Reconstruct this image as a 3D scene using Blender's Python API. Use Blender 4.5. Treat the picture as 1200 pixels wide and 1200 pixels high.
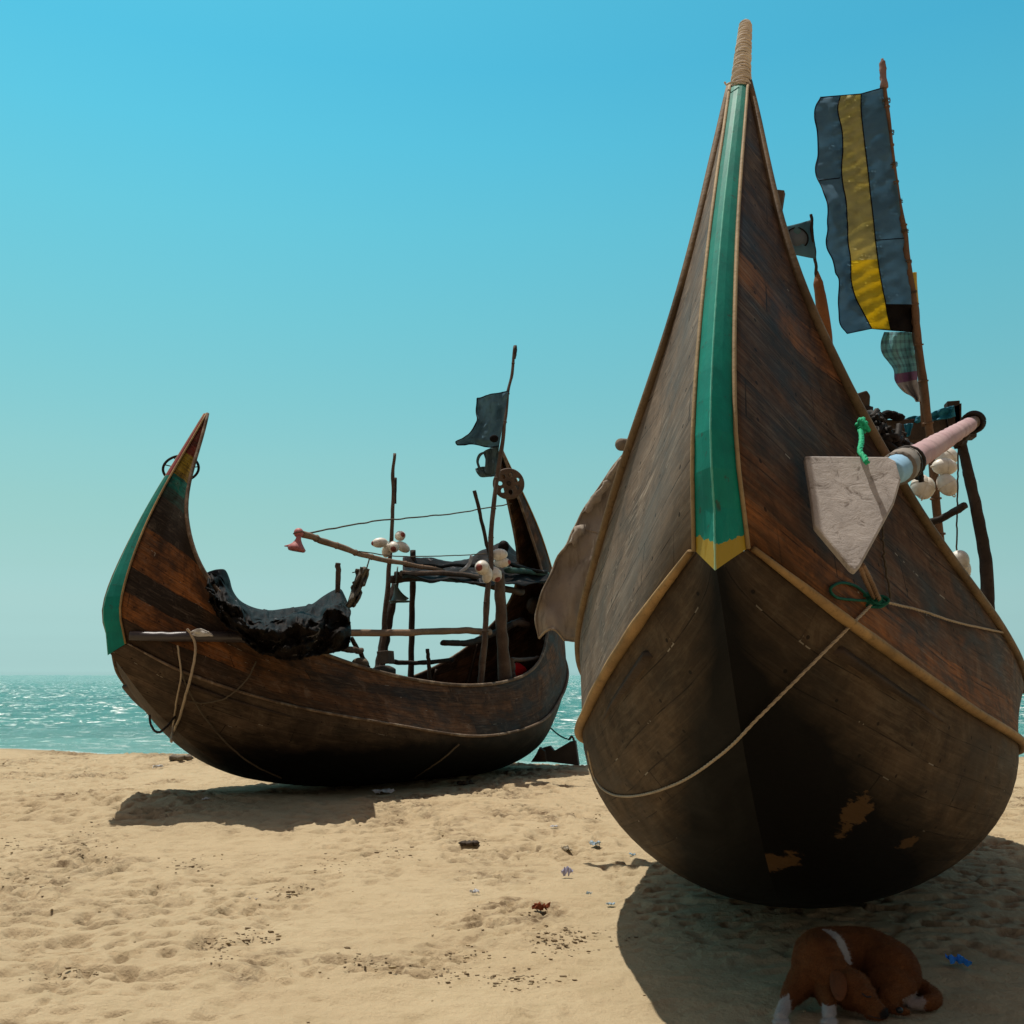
import bpy, math, random
import numpy as np
from mathutils import Vector, Matrix
for o in list(bpy.data.objects): bpy.data.objects.remove(o)
C = bpy.context.scene.collection
sc = bpy.context.scene
random.seed(7)

# ------------------------------------------------------------------ camera, sky, sun, exposure
PIT = math.atan(191/1200.0); EYE = 1.5; FP = 1200.0
cd = bpy.data.cameras.new('camera'); cam = bpy.data.objects.new('camera', cd); C.objects.link(cam)
cam.location = (0, 0, EYE); cam.rotation_euler = (math.pi/2+PIT, 0, 0)
cd.sensor_width = 36; cd.lens = 36.0; cd.clip_start = .05; cd.clip_end = 9000
sc.camera = cam
SUN = Vector((-0.19, 0.245, 1.0)).normalized()
sd = bpy.data.lights.new('sun', 'SUN'); so = bpy.data.objects.new('sun', sd); C.objects.link(so)
sd.energy = 4.6; sd.angle = math.radians(.55); sd.color = (1, .95, .86)
so.rotation_euler = SUN.to_track_quat('Z', 'Y').to_euler()
w = bpy.data.worlds.new('World'); sc.world = w; w.use_nodes = True
nt = w.node_tree; nt.nodes.clear()
def wn(t, **k):
    n = nt.nodes.new(t)
    for a, b in k.items(): setattr(n, a, b)
    return n
sky = wn('ShaderNodeTexSky', sky_type='NISHITA'); sky.sun_disc = False
sky.sun_elevation = math.asin(SUN.z); sky.sun_rotation = math.atan2(SUN.x, SUN.y)
sky.altitude = 0; sky.air_density = 1.0; sky.dust_density = 1.5; sky.ozone_density = 2.0
# sky tinted turquoise by height; zenith, out of view, warmed to brown the shade
tc = wn('ShaderNodeTexCoord'); sp = wn('ShaderNodeSeparateXYZ'); rp = wn('ShaderNodeValToRGB')
mul = wn('ShaderNodeVectorMath', operation='MULTIPLY'); bg = wn('ShaderNodeBackground'); out = wn('ShaderNodeOutputWorld')
L = nt.links.new
L(tc.outputs['Generated'], sp.inputs[0]); L(sp.outputs['Z'], rp.inputs[0])
# unseen sky behind the eye tinted warm, added to brown the shade
back_tint = wn('ShaderNodeMapRange'); back_tint.inputs[1].default_value = .15; back_tint.inputs[2].default_value = -.35; L(sp.outputs['Y'], back_tint.inputs[0])
mxs = wn('ShaderNodeMix', data_type='RGBA'); mxs.inputs[7].default_value = (1.05, .66, .42, 1); L(back_tint.outputs[0], mxs.inputs[0]); L(rp.outputs[0], mxs.inputs[6])
L(sky.outputs[0], mul.inputs[0]); L(mxs.outputs[2], mul.inputs[1]); L(mul.outputs[0], bg.inputs[0]); L(bg.outputs[0], out.inputs[0])
SKYRAMP = [(0.0, (0.978, 1.669, 1.97)), (0.003, (0.978, 1.669, 1.97)), (0.0097, (0.806, 1.378, 1.657)), (0.0186, (0.691, 1.16, 1.398)), (0.0306, (0.609, 0.981, 1.148)), (0.0493, (0.573, 0.858, 0.923)), (0.0681, (0.586, 0.825, 0.81)), (0.0982, (0.588, 0.813, 0.703)), (0.1283, (0.599, 0.837, 0.657)), (0.1583, (0.606, 0.876, 0.651)), (0.203, (0.599, 0.944, 0.687)), (0.2615, (0.54, 1.015, 0.744)), (0.3321, (0.473, 1.096, 0.824)), (0.4117, (0.395, 1.159, 0.915)), (0.479, (0.314, 1.158, 0.979)), (0.5359, (0.254, 1.101, 0.988)), (0.62, (0.254, 1.101, 0.988)), (0.78, (0.8, 0.62, 0.5)), (1.0, (0.9, 0.64, 0.46))]
e = rp.color_ramp.elements
e[0].position = SKYRAMP[0][0]; e[0].color = (*SKYRAMP[0][1], 1)
e[1].position = SKYRAMP[-1][0]; e[1].color = (*SKYRAMP[-1][1], 1)
for p_, c_ in SKYRAMP[1:-1]:
    q = e.new(p_); q.color = (*c_, 1)
bg.inputs[1].default_value = .15
sc.view_settings.view_transform = 'Standard'; sc.view_settings.look = 'None'
sc.view_settings.exposure = 0; sc.view_settings.gamma = 1
sc.render.resolution_x = sc.render.resolution_y = 1024

# ------------------------------------------------------------------ numeric helpers
def vnoise(x, y, z=0.0, seed=0):
    x, y, z = np.broadcast_arrays(np.asarray(x, float), np.asarray(y, float), np.asarray(z, float))
    xi, yi, zi = np.floor(x).astype(np.int64), np.floor(y).astype(np.int64), np.floor(z).astype(np.int64)
    xf, yf, zf = x-xi, y-yi, z-zi
    s = lambda t: t*t*t*(t*(t*6-15)+10)
    u, v, ww = s(xf), s(yf), s(zf)
    def h(a, b, c):
        n = (a*374761393 + b*668265263 + c*2147483647 + seed*1274126177) & 0xffffffff
        n = ((n ^ (n >> 13))*1274126177) & 0xffffffff
        n = (n ^ (n >> 16))
        n = (n*2246822519) & 0xffffffff
        return ((n ^ (n >> 15)) & 0xffffff)/float(0xffffff)*2-1
    r = 0
    for dx in (0, 1):
        for dy in (0, 1):
            for dz in (0, 1):
                r = r + h(xi+dx, yi+dy, zi+dz)*(u if dx else 1-u)*(v if dy else 1-v)*(ww if dz else 1-ww)
    return r
def fbm(x, y, z=0.0, o=4, seed=0):
    r = 0; a = 1.0
    for i in range(o):
        r = r + a*vnoise(x*2**i, y*2**i, np.asarray(z)*2**i, seed+i*17); a *= .5
    return r
def cr(P, n=10):
    P = np.asarray(P, float); Q = np.vstack([2*P[0]-P[1], P, 2*P[-1]-P[-2]]); o = []
    for i in range(len(P)-1):
        a, b, c, d = Q[i:i+4]
        for k in range(n):
            t = k/n; o.append(.5*((2*b)+(-a+c)*t+(2*a-5*b+4*c-d)*t*t+(-a+3*b-3*c+d)*t**3))
    o.append(P[-1]); return np.array(o)
def at(u, v, D):
    """the world point seen at photo pixel (u, v) whose world y is D metres in front of the eye"""
    c, s = math.cos(PIT), math.sin(PIT); a = (u-600)/FP; b = (600-v)/FP
    d = np.array([a, c-b*s, s+b*c]); return np.array([0, 0, EYE])+d*(D/d[1])
def ground(u, v, z=0.0):
    c, s = math.cos(PIT), math.sin(PIT); a = (u-600)/FP; b = (600-v)/FP
    d = np.array([a, c-b*s, s+b*c]); return np.array([0, 0, EYE])+d*((z-EYE)/d[2])
def resample(P, n):
    P = np.asarray(P, float); d = np.r_[0, np.cumsum(np.linalg.norm(np.diff(P, axis=0), axis=1))]
    t = np.linspace(0, d[-1], n); return np.stack([np.interp(t, d, P[:, k]) for k in range(P.shape[1])], 1)

# ------------------------------------------------------------------ mesh builder
class MB:
    def __init__(s): s.v = []; s.f = []; s.m = []; s.uv = []; s.at = []
    def add(s, V, F, mi=0, uv=None, att=None):
        b = len(s.v); V = [tuple(map(float, p)) for p in V]; s.v += V; s.f += [tuple(b+i for i in f) for f in F]
        s.m += [mi]*len(F) if not hasattr(mi, '__len__') else list(mi)
        s.uv += [tuple(x) for x in uv] if uv is not None else [(0, 0)]*len(V)
        s.at += [tuple(x) for x in att] if att is not None else [(0, 0, 0)]*len(V)
        return s
    def grid(s, G, mi=0, uv=None, att=None, flip=False, closed=False):
        G = np.asarray(G); n, m = G.shape[:2]; F = []
        for i in range(n-1):
            for j in range(m-1 if not closed else m):
                k = (j+1) % m
                f = (i*m+j, (i+1)*m+j, (i+1)*m+k, i*m+k)
                F.append(f[::-1] if flip else f)
        return s.add(G.reshape(-1, 3), F, mi, None if uv is None else np.asarray(uv).reshape(-1, 2), None if att is None else np.asarray(att).reshape(-1, 3))
    def tube(s, P, r, n=10, mi=0, caps=True, wob=0, sq=1.0, seed=0):
        P = np.asarray(P, float); N = len(P); r = np.broadcast_to(np.asarray(r, float), (N,))
        T = np.gradient(P, axis=0); T /= np.linalg.norm(T, axis=1)[:, None]+1e-12
        up = np.array([0, 0, 1.]) if abs(T[0][2]) < .9 else np.array([0, 1., 0])
        rows = []; A = np.cross(T[0], up); A /= np.linalg.norm(A); uv = []; L_ = 0
        for i in range(N):
            A = A-T[i]*A.dot(T[i]); A /= np.linalg.norm(A); B = np.cross(T[i], A)
            if i: L_ += np.linalg.norm(P[i]-P[i-1])
            a = np.arange(n)/n*2*math.pi
            rr = r[i]*(1+wob*vnoise(np.cos(a)*1.3+seed*3.1, np.sin(a)*1.3, i*.37+seed))
            rows.append(P[i]+np.outer(np.cos(a)*rr, A)+np.outer(np.sin(a)*rr*sq, B))
            uv.append(np.stack([np.full(n, L_), a/6.283], 1))
        s.grid(rows, mi, uv, closed=True)
        if caps:
            b = len(s.v)
            s.add([P[0], P[-1]], [], mi)
            base = b-N*n
            for j in range(n):
                k = (j+1) % n
                s.f.append((b, base+j, base+k)); s.m.append(mi)
                s.f.append((b+1, base+(N-1)*n+k, base+(N-1)*n+j)); s.m.append(mi)
        return s
    def box(s, c, d, R=None, mi=0):
        R = np.eye(3) if R is None else np.asarray(R); V = []
        for x in (-1, 1):
            for y in (-1, 1):
                for z in (-1, 1): V.append(np.asarray(c)+R@(np.array([x*d[0], y*d[1], z*d[2]])/2))
        return s.add(V, [(0, 1, 3, 2), (4, 6, 7, 5), (0, 4, 5, 1), (2, 3, 7, 6), (0, 2, 6, 4), (1, 5, 7, 3)], mi)
    def ball(s, c, r, R=None, n=16, m=10, mi=0):
        r = np.broadcast_to(np.asarray(r, float), (3,)); R = np.eye(3) if R is None else np.asarray(R)
        G = []
        for i in range(m+1):
            p = math.pi*i/m; row = []
            for j in range(n):
                a = 2*math.pi*j/n; row.append(np.asarray(c)+R@(r*np.array([math.sin(p)*math.cos(a), math.sin(p)*math.sin(a), math.cos(p)])))
            G.append(row)
        return s.grid(G, mi, closed=True)
    def prism(s, poly, ext, mi=0):
        n = len(poly); P = np.asarray(poly, float); Q = P+np.asarray(ext)
        F = [tuple(range(n)), tuple(range(2*n-1, n-1, -1))]+[(i, i+n, (i+1) % n+n, (i+1) % n) for i in range(n)]
        return s.add(np.vstack([P, Q]), F, mi)
def mat4(o):
    return np.array(o.matrix_local) if o.parent is None else np.array(o.parent.matrix_local)@np.array(o.matrix_local)
def obj(name, mb, mats, parent=None, origin=None, world=True, smooth=True, solid=0, bevel=0, uvs=True, recalc=True):
    """one mesh object; vertices are in world space unless world=False (parent space)"""
    V = np.array(mb.v); loc = (0, 0, 0)
    if parent is not None:
        if world:
            M = np.linalg.inv(np.array(parent['M']).reshape(4, 4)); V = V@M[:3, :3].T+M[:3, 3]
    else:
        if origin is None: origin = (V[:, 0].mean(), V[:, 1].mean(), V[:, 2].min())
        loc = tuple(origin); V = V-np.array(origin)
    me = bpy.data.meshes.new(name); me.from_pydata(V.tolist(), [], mb.f); me.update()
    if not isinstance(mats, (list, tuple)): mats = [mats]
    for m in mats: me.materials.append(m)
    me.polygons.foreach_set('material_index', mb.m)
    me.polygons.foreach_set('use_smooth', [smooth]*len(mb.f))
    li = np.empty(len(me.loops), int); me.loops.foreach_get('vertex_index', li)
    uvl = me.uv_layers.new(name='UVMap'); uvl.data.foreach_set('uv', np.array(mb.uv)[li].ravel())
    a = me.attributes.new('info', 'FLOAT_VECTOR', 'POINT'); a.data.foreach_set('vector', np.array(mb.at).ravel())
    if recalc:
        import bmesh
        bm = bmesh.new(); bm.from_mesh(me); bmesh.ops.recalc_face_normals(bm, faces=bm.faces); bm.to_mesh(me); bm.free()
    o = bpy.data.objects.new(name, me); C.objects.link(o); o.location = loc
    if parent is not None: o.parent = parent
    M = np.eye(4); M[:3, 3] = loc
    if parent is not None: M = np.array(parent['M']).reshape(4, 4)
    o['M'] = M.ravel().tolist()
    if solid:
        md = o.modifiers.new('thick', 'SOLIDIFY'); md.thickness = abs(solid); md.offset = -1 if solid > 0 else 0
    if bevel:
        md = o.modifiers.new('bev', 'BEVEL'); md.width = bevel; md.segments = 2; md.limit_method = 'ANGLE'
    return o
def tag(o, label=None, cat=None, group=None, kind=None):
    if label: o['label'] = label
    if cat: o['category'] = cat
    if group: o['group'] = group
    if kind: o['kind'] = kind
    return o
def thing(name, loc, label, cat, group=None, rot=(0, 0, 0)):
    o = bpy.data.objects.new(name, None); C.objects.link(o); o.location = [float(x) for x in loc]; o.rotation_euler = rot
    o.empty_display_size = .2
    from mathutils import Euler
    M = Matrix.Translation(Vector([float(x) for x in loc])) @ Euler(rot).to_matrix().to_4x4()
    o['M'] = np.array(M).ravel().tolist()
    return tag(o, label, cat, group)

# ------------------------------------------------------------------ materials
class NT:
    def __init__(s, name):
        s.mat = bpy.data.materials.new(name); s.mat.use_nodes = True; s.t = s.mat.node_tree; s.t.nodes.clear()
        s.out = s.n('ShaderNodeOutputMaterial'); s.b = s.n('ShaderNodeBsdfPrincipled'); s.l(s.b.outputs[0], s.out.inputs[0])
    def n(s, t, **k):
        n = s.t.nodes.new(t)
        for a, b in k.items(): setattr(n, a, b)
        return n
    def l(s, a, b): s.t.links.new(a, b)
    def put(s, sock, v):
        if v is None: return
        if hasattr(v, 'is_linked') or hasattr(v, 'links'): s.l(v, sock)
        elif isinstance(v, (tuple, list)): sock.default_value = (*v, 1) if len(v) == 3 and len(sock.default_value) == 4 else v
        else: sock.default_value = v
    def m(s, op, a, b=None, c=None, clamp=False):
        n = s.n('ShaderNodeMath', operation=op, use_clamp=clamp); s.put(n.inputs[0], a); s.put(n.inputs[1], b)
        if c is not None: s.put(n.inputs[2], c)
        return n.outputs[0]
    def mix(s, f, a, b, bt='MIX'):
        n = s.n('ShaderNodeMix', data_type='RGBA', blend_type=bt); s.put(n.inputs[0], f); s.put(n.inputs[6], a); s.put(n.inputs[7], b); return n.outputs[2]
    def ramp(s, v, st, interp='LINEAR'):
        n = s.n('ShaderNodeValToRGB'); n.color_ramp.interpolation = interp; e = n.color_ramp.elements
        while len(e) < len(st): e.new(.5)
        for i, (p, c) in enumerate(st):
            e[i].position = p; e[i].color = (*c, 1) if isinstance(c, (tuple, list)) else (c, c, c, 1)
        s.put(n.inputs[0], v); return n.outputs[0]
    def noise(s, vec, scale, det=4, rough=.55, dist=0):
        n = s.n('ShaderNodeTexNoise'); n.inputs['Scale'].default_value = scale; n.inputs['Detail'].default_value = det
        n.inputs['Roughness'].default_value = rough; n.inputs['Distortion'].default_value = dist
        if vec is not None: s.l(vec, n.inputs['Vector'])
        return n.outputs[0]
    def scalev(s, vec, sc_):
        n = s.n('ShaderNodeVectorMath', operation='MULTIPLY'); s.l(vec, n.inputs[0]); n.inputs[1].default_value = sc_; return n.outputs[0]
    def comb(s, x, y, z=0.0):
        n = s.n('ShaderNodeCombineXYZ'); s.put(n.inputs[0], x); s.put(n.inputs[1], y); s.put(n.inputs[2], z); return n.outputs[0]
    def sep(s, v):
        n = s.n('ShaderNodeSeparateXYZ'); s.l(v, n.inputs[0]); return n.outputs
    def bump(s, h, st=.3, dist=.02, prev=None):
        n = s.n('ShaderNodeBump'); n.inputs['Strength'].default_value = st; n.inputs['Distance'].default_value = dist
        s.put(n.inputs['Height'], h)
        if prev is not None: s.l(prev, n.inputs['Normal'])
        return n.outputs[0]
    def done(s, col, rough=.7, spec=.4, nrm=None, **k):
        s.put(s.b.inputs['Base Color'], col); s.put(s.b.inputs['Roughness'], rough); s.b.inputs['Specular IOR Level'].default_value = spec
        if nrm is not None: s.l(nrm, s.b.inputs['Normal'])
        for a, b in k.items(): s.put(s.b.inputs[a.replace('_', ' ')], b)
        return s.mat
    def obj(s): return s.n('ShaderNodeTexCoord').outputs['Object']
    def uvc(s): return s.n('ShaderNodeTexCoord').outputs['UV']
    def info(s): return s.n('ShaderNodeAttribute', attribute_name='info').outputs['Vector']
def sr(r, g, b):
    f = lambda c: (c/255/12.92 if c <= 10 else ((c/255+.055)/1.055)**2.4)
    return (f(r), f(g), f(b))

def planks(name, stops, width=.17, pale=(.30, .25, .19), pale_amt=.25, seam_dark=(.012, .008, .005), rough=.62, bands=None, tar=None, tarcol=(.004, .0035, .003), grey=None, zlim=None):
    """boat planking: UV.x metres along, UV.y metres up from the chine; info.x = tar distance, with painted shade on the near boat"""
    t = NT(name); uv = t.uvc(); u, v, _ = t.sep(uv)
    wob = t.noise(t.comb(t.m('MULTIPLY', u, .7), 0, 3.3), 1.0, 2)
    vv = t.m('ADD', v, t.m('MULTIPLY', t.m('SUBTRACT', wob, .5), .10))
    q = t.m('DIVIDE', vv, width); row = t.m('FLOOR', q); fr = t.m('FRACT', q)
    off = t.n('ShaderNodeTexWhiteNoise', noise_dimensions='1D'); t.l(row, off.inputs['W'])
    uu = t.m('ADD', t.m('DIVIDE', u, 2.4), t.m('MULTIPLY', off.outputs[0], 5.0))
    seg = t.m('FLOOR', uu); fu = t.m('FRACT', uu)
    wn_ = t.n('ShaderNodeTexWhiteNoise', noise_dimensions='2D'); t.l(t.comb(row, seg), wn_.inputs['Vector'])
    base = t.ramp(wn_.outputs[0], stops)
    if bands:
        # paint or timber colour bands near the bow, by height up the panel
        bc = t.ramp(t.m('DIVIDE', t.m('ADD', vv, t.m('MULTIPLY', t.m('SUBTRACT', t.noise(uv, 6), .5), .05)), 3.6), bands[0], 'CONSTANT')
        fade = t.ramp(t.m('ADD', u, t.m('MULTIPLY', t.m('SUBTRACT', t.noise(uv, 1.5), .5), .8)), [(0, 1.0), (1, 1.0)]) if False else None
        n = t.n('ShaderNodeMapRange'); t.l(t.m('ADD', u, t.m('MULTIPLY', t.m('SUBTRACT', t.noise(uv, 2.0), .5), 1.0)), n.inputs[0])
        n.inputs[1].default_value = bands[1]; n.inputs[2].default_value = bands[2]; n.inputs[3].default_value = 1; n.inputs[4].default_value = 0
        base = t.mix(n.outputs[0], base, bc)
    grain = t.noise(t.scalev(uv, (2.2, 55, 1)), 1.0, 5, .65, .4)
    base = t.mix(t.ramp(grain, [(.3, .75 if not tar else .4), (.62, 0.0)]), base, (.014, .009, .006))
    mot = t.noise(uv, 5.5, 8, .72, .5); base = t.mix(t.ramp(mot, [(.36, .65), (.52, 0.0)]), base, (.022, .015, .010)); base = t.mix(t.ramp(mot, [(.54, 0.0), (.74, .38)]), base, pale)
    blot = t.noise(t.scalev(uv, (1.1, 2.0, 1)), 1.6, 6, .62, .6)
    base = t.mix(t.ramp(blot, [(.38, .7), (.6, 0.0)]), base, (.02, .014, .010))
    # bleached scuffs running with the grain
    sc1 = t.noise(t.scalev(uv, (1.3, 14, 1)), 2.6, 8, .72, .8)
    ms = t.noise(uv, 1.1, 3)
    pm = t.m('MULTIPLY', t.ramp(sc1, [(.50, 0.0), (.72, 1.0)]), t.ramp(ms, [(.38, 0.15), (.6, 1.0)]))
    base = t.mix(t.m('MULTIPLY', pm, pale_amt), base, pale)
    if grey:
        base = t.mix(t.m('MULTIPLY', t.ramp(t.noise(t.scalev(uv, (.8, 1.6, 1)), 1.4, 5, .6), [(.3, .25), (.65, 1.0)]), grey[1]), base, grey[0])
    # seams, caulk showing white in places, plank butts, nail heads
    sm = t.m('LESS_THAN', fr, .035); bt_ = t.m('LESS_THAN', fu, .004)
    seam = t.m('MAXIMUM', sm, bt_)
    sv = t.ramp(t.noise(t.scalev(uv, (3, 1, 1)), 1.7, 3), [(.4, .15), (.6, .85)])
    base = t.mix(t.m('MULTIPLY', seam, sv), base, seam_dark)
    cl = t.m('MULTIPLY', seam, t.m('GREATER_THAN', t.noise(t.scalev(uv, (5, 2, 1)), 1.3, 4), .64))
    base = t.mix(t.m('MULTIPLY', cl, .65), base, (.34, .30, .24))
    nu = t.m('SUBTRACT', t.m('FRACT', t.m('DIVIDE', u, .31)), .5); nv = t.m('SUBTRACT', fr, .22)
    nd = t.m('SQRT', t.m('ADD', t.m('POWER', t.m('MULTIPLY', nu, .31), 2.0), t.m('POWER', t.m('MULTIPLY', nv, width), 2.0)))
    base = t.mix(t.m('MULTIPLY', t.m('LESS_THAN', nd, .009), .8), base, (.008, .006, .005))
    if tar:
        tx, ty, tz = t.sep(t.info())
        tn = t.m('ADD', tx, t.m('MULTIPLY', t.m('SUBTRACT', t.noise(t.scalev(uv, (1, 1.6, 1)), 1.6, 7, .62), .5), .9))
        tm = t.ramp(tn, [(.15, 0.0), (.75, 1.0)])
        # two places where the tar has flaked off to bare orange timber
        fn = t.m('ADD', ty, t.m('MULTIPLY', t.m('SUBTRACT', t.noise(t.scalev(uv, (1, 2.2, 1)), 7.0, 6, .7), .5), 1.5))
        fl = t.ramp(fn, [(.50, 0.0), (.58, 1.0)])
        tm2 = t.m('MULTIPLY', tm, t.m('SUBTRACT', 1.0, t.m('MULTIPLY', fl, .8)))
        base = t.mix(t.m('MULTIPLY', fl, .8), base, (.10, .055, .022))
        base = t.mix(tm2, base, tarcol)
    h = t.m('ADD', t.m('MULTIPLY', grain, .25), t.m('MULTIPLY', seam, -1.0))
    h = t.m('ADD', h, t.m('MULTIPLY', sc1, .35))
    nr = t.bump(h, .45, .006)
    rg = t.ramp(blot, [(.3, rough-.12), (.7, rough+.18)])
    return t.done(base, rg, .08, nr)

def timber(name, c1, c2, rough=.7, scale=1.0, dark=.5, pale=0.0):
    t = NT(name); o = t.obj(); g = t.noise(t.scalev(o, (6*scale, 6*scale, 6*scale)), 1.5, 6, .65, .5)
    g2 = t.noise(o, 2.3*scale, 3); g3 = t.noise(o, 45*scale, 3, .6)
    c = t.mix(t.ramp(g, [(.3, 0.0), (.7, 1.0)]), c1, c2)
    c = t.mix(t.m('MULTIPLY', t.ramp(g2, [(.35, 1.0), (.55, 0.0)]), dark), c, tuple(x*.3 for x in c1))
    c = t.mix(t.m('MULTIPLY', t.ramp(g3, [(.55, 0.0), (.7, 1.0)]), .5), c, tuple(x*.35 for x in c1))
    if pale: c = t.mix(t.m('MULTIPLY', t.ramp(t.noise(o, 9*scale, 5), [(.5, 0.0), (.68, 1.0)]), pale), c, (.45, .38, .29))
    return t.done(c, rough, .15, t.bump(t.m('ADD', g, g3), .5, .006))
def paint(name, c, c2=None, rough=.5, chips=(.05, .035, .025), amt=.5, spec=.4):
    t = NT(name); o = t.obj(); n1 = t.noise(o, 3.0, 5, .6); n2 = t.noise(o, 26, 6, .7); n3 = t.noise(t.scalev(o, (14, 14, 3)), 3.5, 5, .65)
    k = t.mix(t.ramp(n1, [(.35, 0.0), (.65, 1.0)]), c, c2 or tuple(x*.75 for x in c))
    k = t.mix(t.m('MULTIPLY', t.ramp(n3, [(.5, 0.0), (.75, 1.0)]), .25), k, tuple(min(1, x*1.7+.01) for x in c))
    k = t.mix(t.m('MULTIPLY', t.ramp(n2, [(.60, 0.0), (.69, 1.0)]), amt), k, chips)
    return t.done(k, t.ramp(n1, [(.3, rough-.1), (.7, rough+.15)]), spec, t.bump(t.m('ADD', n2, n3), .3, .004))
def cloth(name, c, c2=None, weave=220, rough=.9, trans=.25, dirt=.3):
    t = NT(name); o = t.obj(); n1 = t.noise(o, 4, 5, .6); n2 = t.noise(o, weave, 2)
    k = t.mix(t.ramp(n1, [(.3, 0.0), (.7, 1.0)]), c, c2 or tuple(x*.7 for x in c))
    k = t.mix(t.m('MULTIPLY', t.ramp(t.noise(o, 9, 6), [(.5, 0.0), (.7, 1.0)]), dirt), k, tuple(x*.35 for x in c))
    t.done(k, rough, .1, t.bump(n2, .2, .002))
    if trans:
        tr = t.n('ShaderNodeBsdfTranslucent'); t.put(tr.inputs[0], k); mx = t.n('ShaderNodeMixShader'); mx.inputs[0].default_value = trans
        t.l(t.b.outputs[0], mx.inputs[1]); t.l(tr.outputs[0], mx.inputs[2]); t.l(mx.outputs[0], t.out.inputs[0])
    return t.mat
# ------------------------------------------------------------------ ground: one sheet of beach sand falling away under the sea
def crest(x): return np.interp(x, [-60, -12, -5.5, 1, 4, 12, 60], [27, 22.3, 19.6, 17.9, 18.6, 19.5, 22])
BUMPS = [(-0.3, 16.2, 2.6, .10)]
def sand_h(x, y, full=False):
    cy = crest(x)+.25*vnoise(x*.6, 3.1, 0, 5)
    near = np.clip((30-y)/12, 0, 1)
    h = .035*fbm(x*.33, y*.33, 0, 3, 1)*near
    h = h+.17*np.exp(-((x+4.6)/2.6)**2-((y-12.2)/1.25)**2)
    ripple = .012*fbm(x*1.5, y*2.0, 0, 3, 3)+.009*fbm(x*3.2, y*6.5, 0, 4, 44)
    # wandering footprints and scuffs
    m = np.clip(fbm(x*.42+9, y*.42, 0, 2, 8)*1.0+.62, .15, 1)
    wx, wy = x+.12*vnoise(x*2, y*2, 0, 61), y+.12*vnoise(x*2, y*2, 0, 62)
    pits = -np.clip(vnoise(wx*4.4, wy*5.6, 0, 21)-.34, 0, 1)*.10*m
    pits2 = -np.clip(vnoise(wx*8.5+4, wy*11, 0, 23)-.34, 0, 1)*.12*m
    rim = np.clip(vnoise(wx*4.4+.25, wy*5.6+.35, 0, 21)-.2, 0, .3)*.05*m
    m2 = np.clip(fbm(x*.8+30, y*.8, 0, 3, 31)*1.9-.30, 0, 1)
    clod = (np.clip(fbm(wx*13, wy*15, 0, 3, 33)-.05, 0, .38)*.055-np.clip(-fbm(wx*10, wy*12, 0, 2, 37)-.2, 0, 1)*.10)*m2
    pits2 = pits2-np.clip(vnoise(wx*15+4, wy*20, 0, 27)-.38, 0, 1)*.09*m
    h = h+(ripple+pits+pits2+rim+clod)*near
    d = np.clip(y-cy, 0, None)
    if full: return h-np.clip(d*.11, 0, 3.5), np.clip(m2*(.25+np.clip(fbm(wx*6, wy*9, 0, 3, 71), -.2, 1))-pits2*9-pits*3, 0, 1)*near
    return h-np.clip(d*.11, 0, 3.5)
def axis(parts):
    a = []
    for lo, hi, st in parts: a += list(np.arange(lo, hi, st))
    a.append(parts[-1][1]); return np.array(a)
ys = list(axis([(-60, -10, 10), (-10, 1, 1.0), (1, 3, .12)])); ys = ys[:-1]; y_ = 3.0
while y_ < 24: ys.append(y_); y_ += .0036*y_+.002
ys += list(axis([(24.1, 34, 1), (34, 80, 6), (80, 300, 40)]))
ys = np.array(ys)
xs = axis([(-400, -40, 40), (-40, -16, 3), (-16, -9.5, .25), (-9.5, 9.5, .024), (9.5, 16, .25), (16, 40, 3), (40, 400, 40)])
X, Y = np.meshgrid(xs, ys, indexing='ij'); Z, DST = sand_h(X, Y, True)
sb = MB(); G = np.stack([X, Y, Z], -1); n_, m_ = X.shape
idx = np.arange(n_*m_).reshape(n_, m_)
sb.v = G.reshape(-1, 3); q_ = np.stack([idx[:-1, :-1], idx[1:, :-1], idx[1:, 1:], idx[:-1, 1:]], -1).reshape(-1, 4)
sb.f = q_.tolist(); sb.m = [0]*len(sb.f); sb.uv = np.zeros((n_*m_, 2))
wet = np.clip((Y-crest(X)+.5)/1.2, 0, 1)
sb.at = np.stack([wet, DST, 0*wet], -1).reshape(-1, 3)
t = NT('beach_sand'); o_ = t.obj(); g1 = t.noise(o_, 1.1, 5); g2 = t.noise(o_, 260, 2, .7); g3 = t.noise(o_, 18, 6, .65); g4 = t.noise(o_, 5, 6, .6)
c_ = t.mix(t.ramp(g1, [(.3, 0.0), (.7, 1.0)]), (.455, .36, .225), (.415, .32, .195))
c_ = t.mix(t.m('MULTIPLY', t.ramp(g4, [(.50, 0.0), (.72, 1.0)]), .4), c_, (.29, .22, .12))
c_ = t.mix(t.m('MULTIPLY', t.ramp(g2, [(.6, 0.0), (.8, 1.0)]), .45), c_, (.16, .11, .07))
c_ = t.mix(t.m('MULTIPLY', t.ramp(g2, [(.2, 1.0), (.36, 0.0)]), .35), c_, (.6, .52, .38))
c_ = t.mix(t.m('MULTIPLY', t.ramp(t.noise(o_, 34, 4, .75), [(.66, 0.0), (.72, 1.0)]), .55), c_, (.12, .08, .05))
c_ = t.mix(t.m('MULTIPLY', t.sep(t.info())[0], .8), c_, (.2, .155, .10))
damp_shade = t.m('MULTIPLY', t.sep(t.info())[1], t.ramp(t.noise(t.scalev(o_, (1, 1.6, 1)), 14, 6, .7), [(.38, .0), (.58, 1.0)]))
c_ = t.mix(t.m('MULTIPLY', damp_shade, .95), c_, (.12, .08, .045))  # damp scuffs, with pit shade painted in to deepen the weak relief
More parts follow.
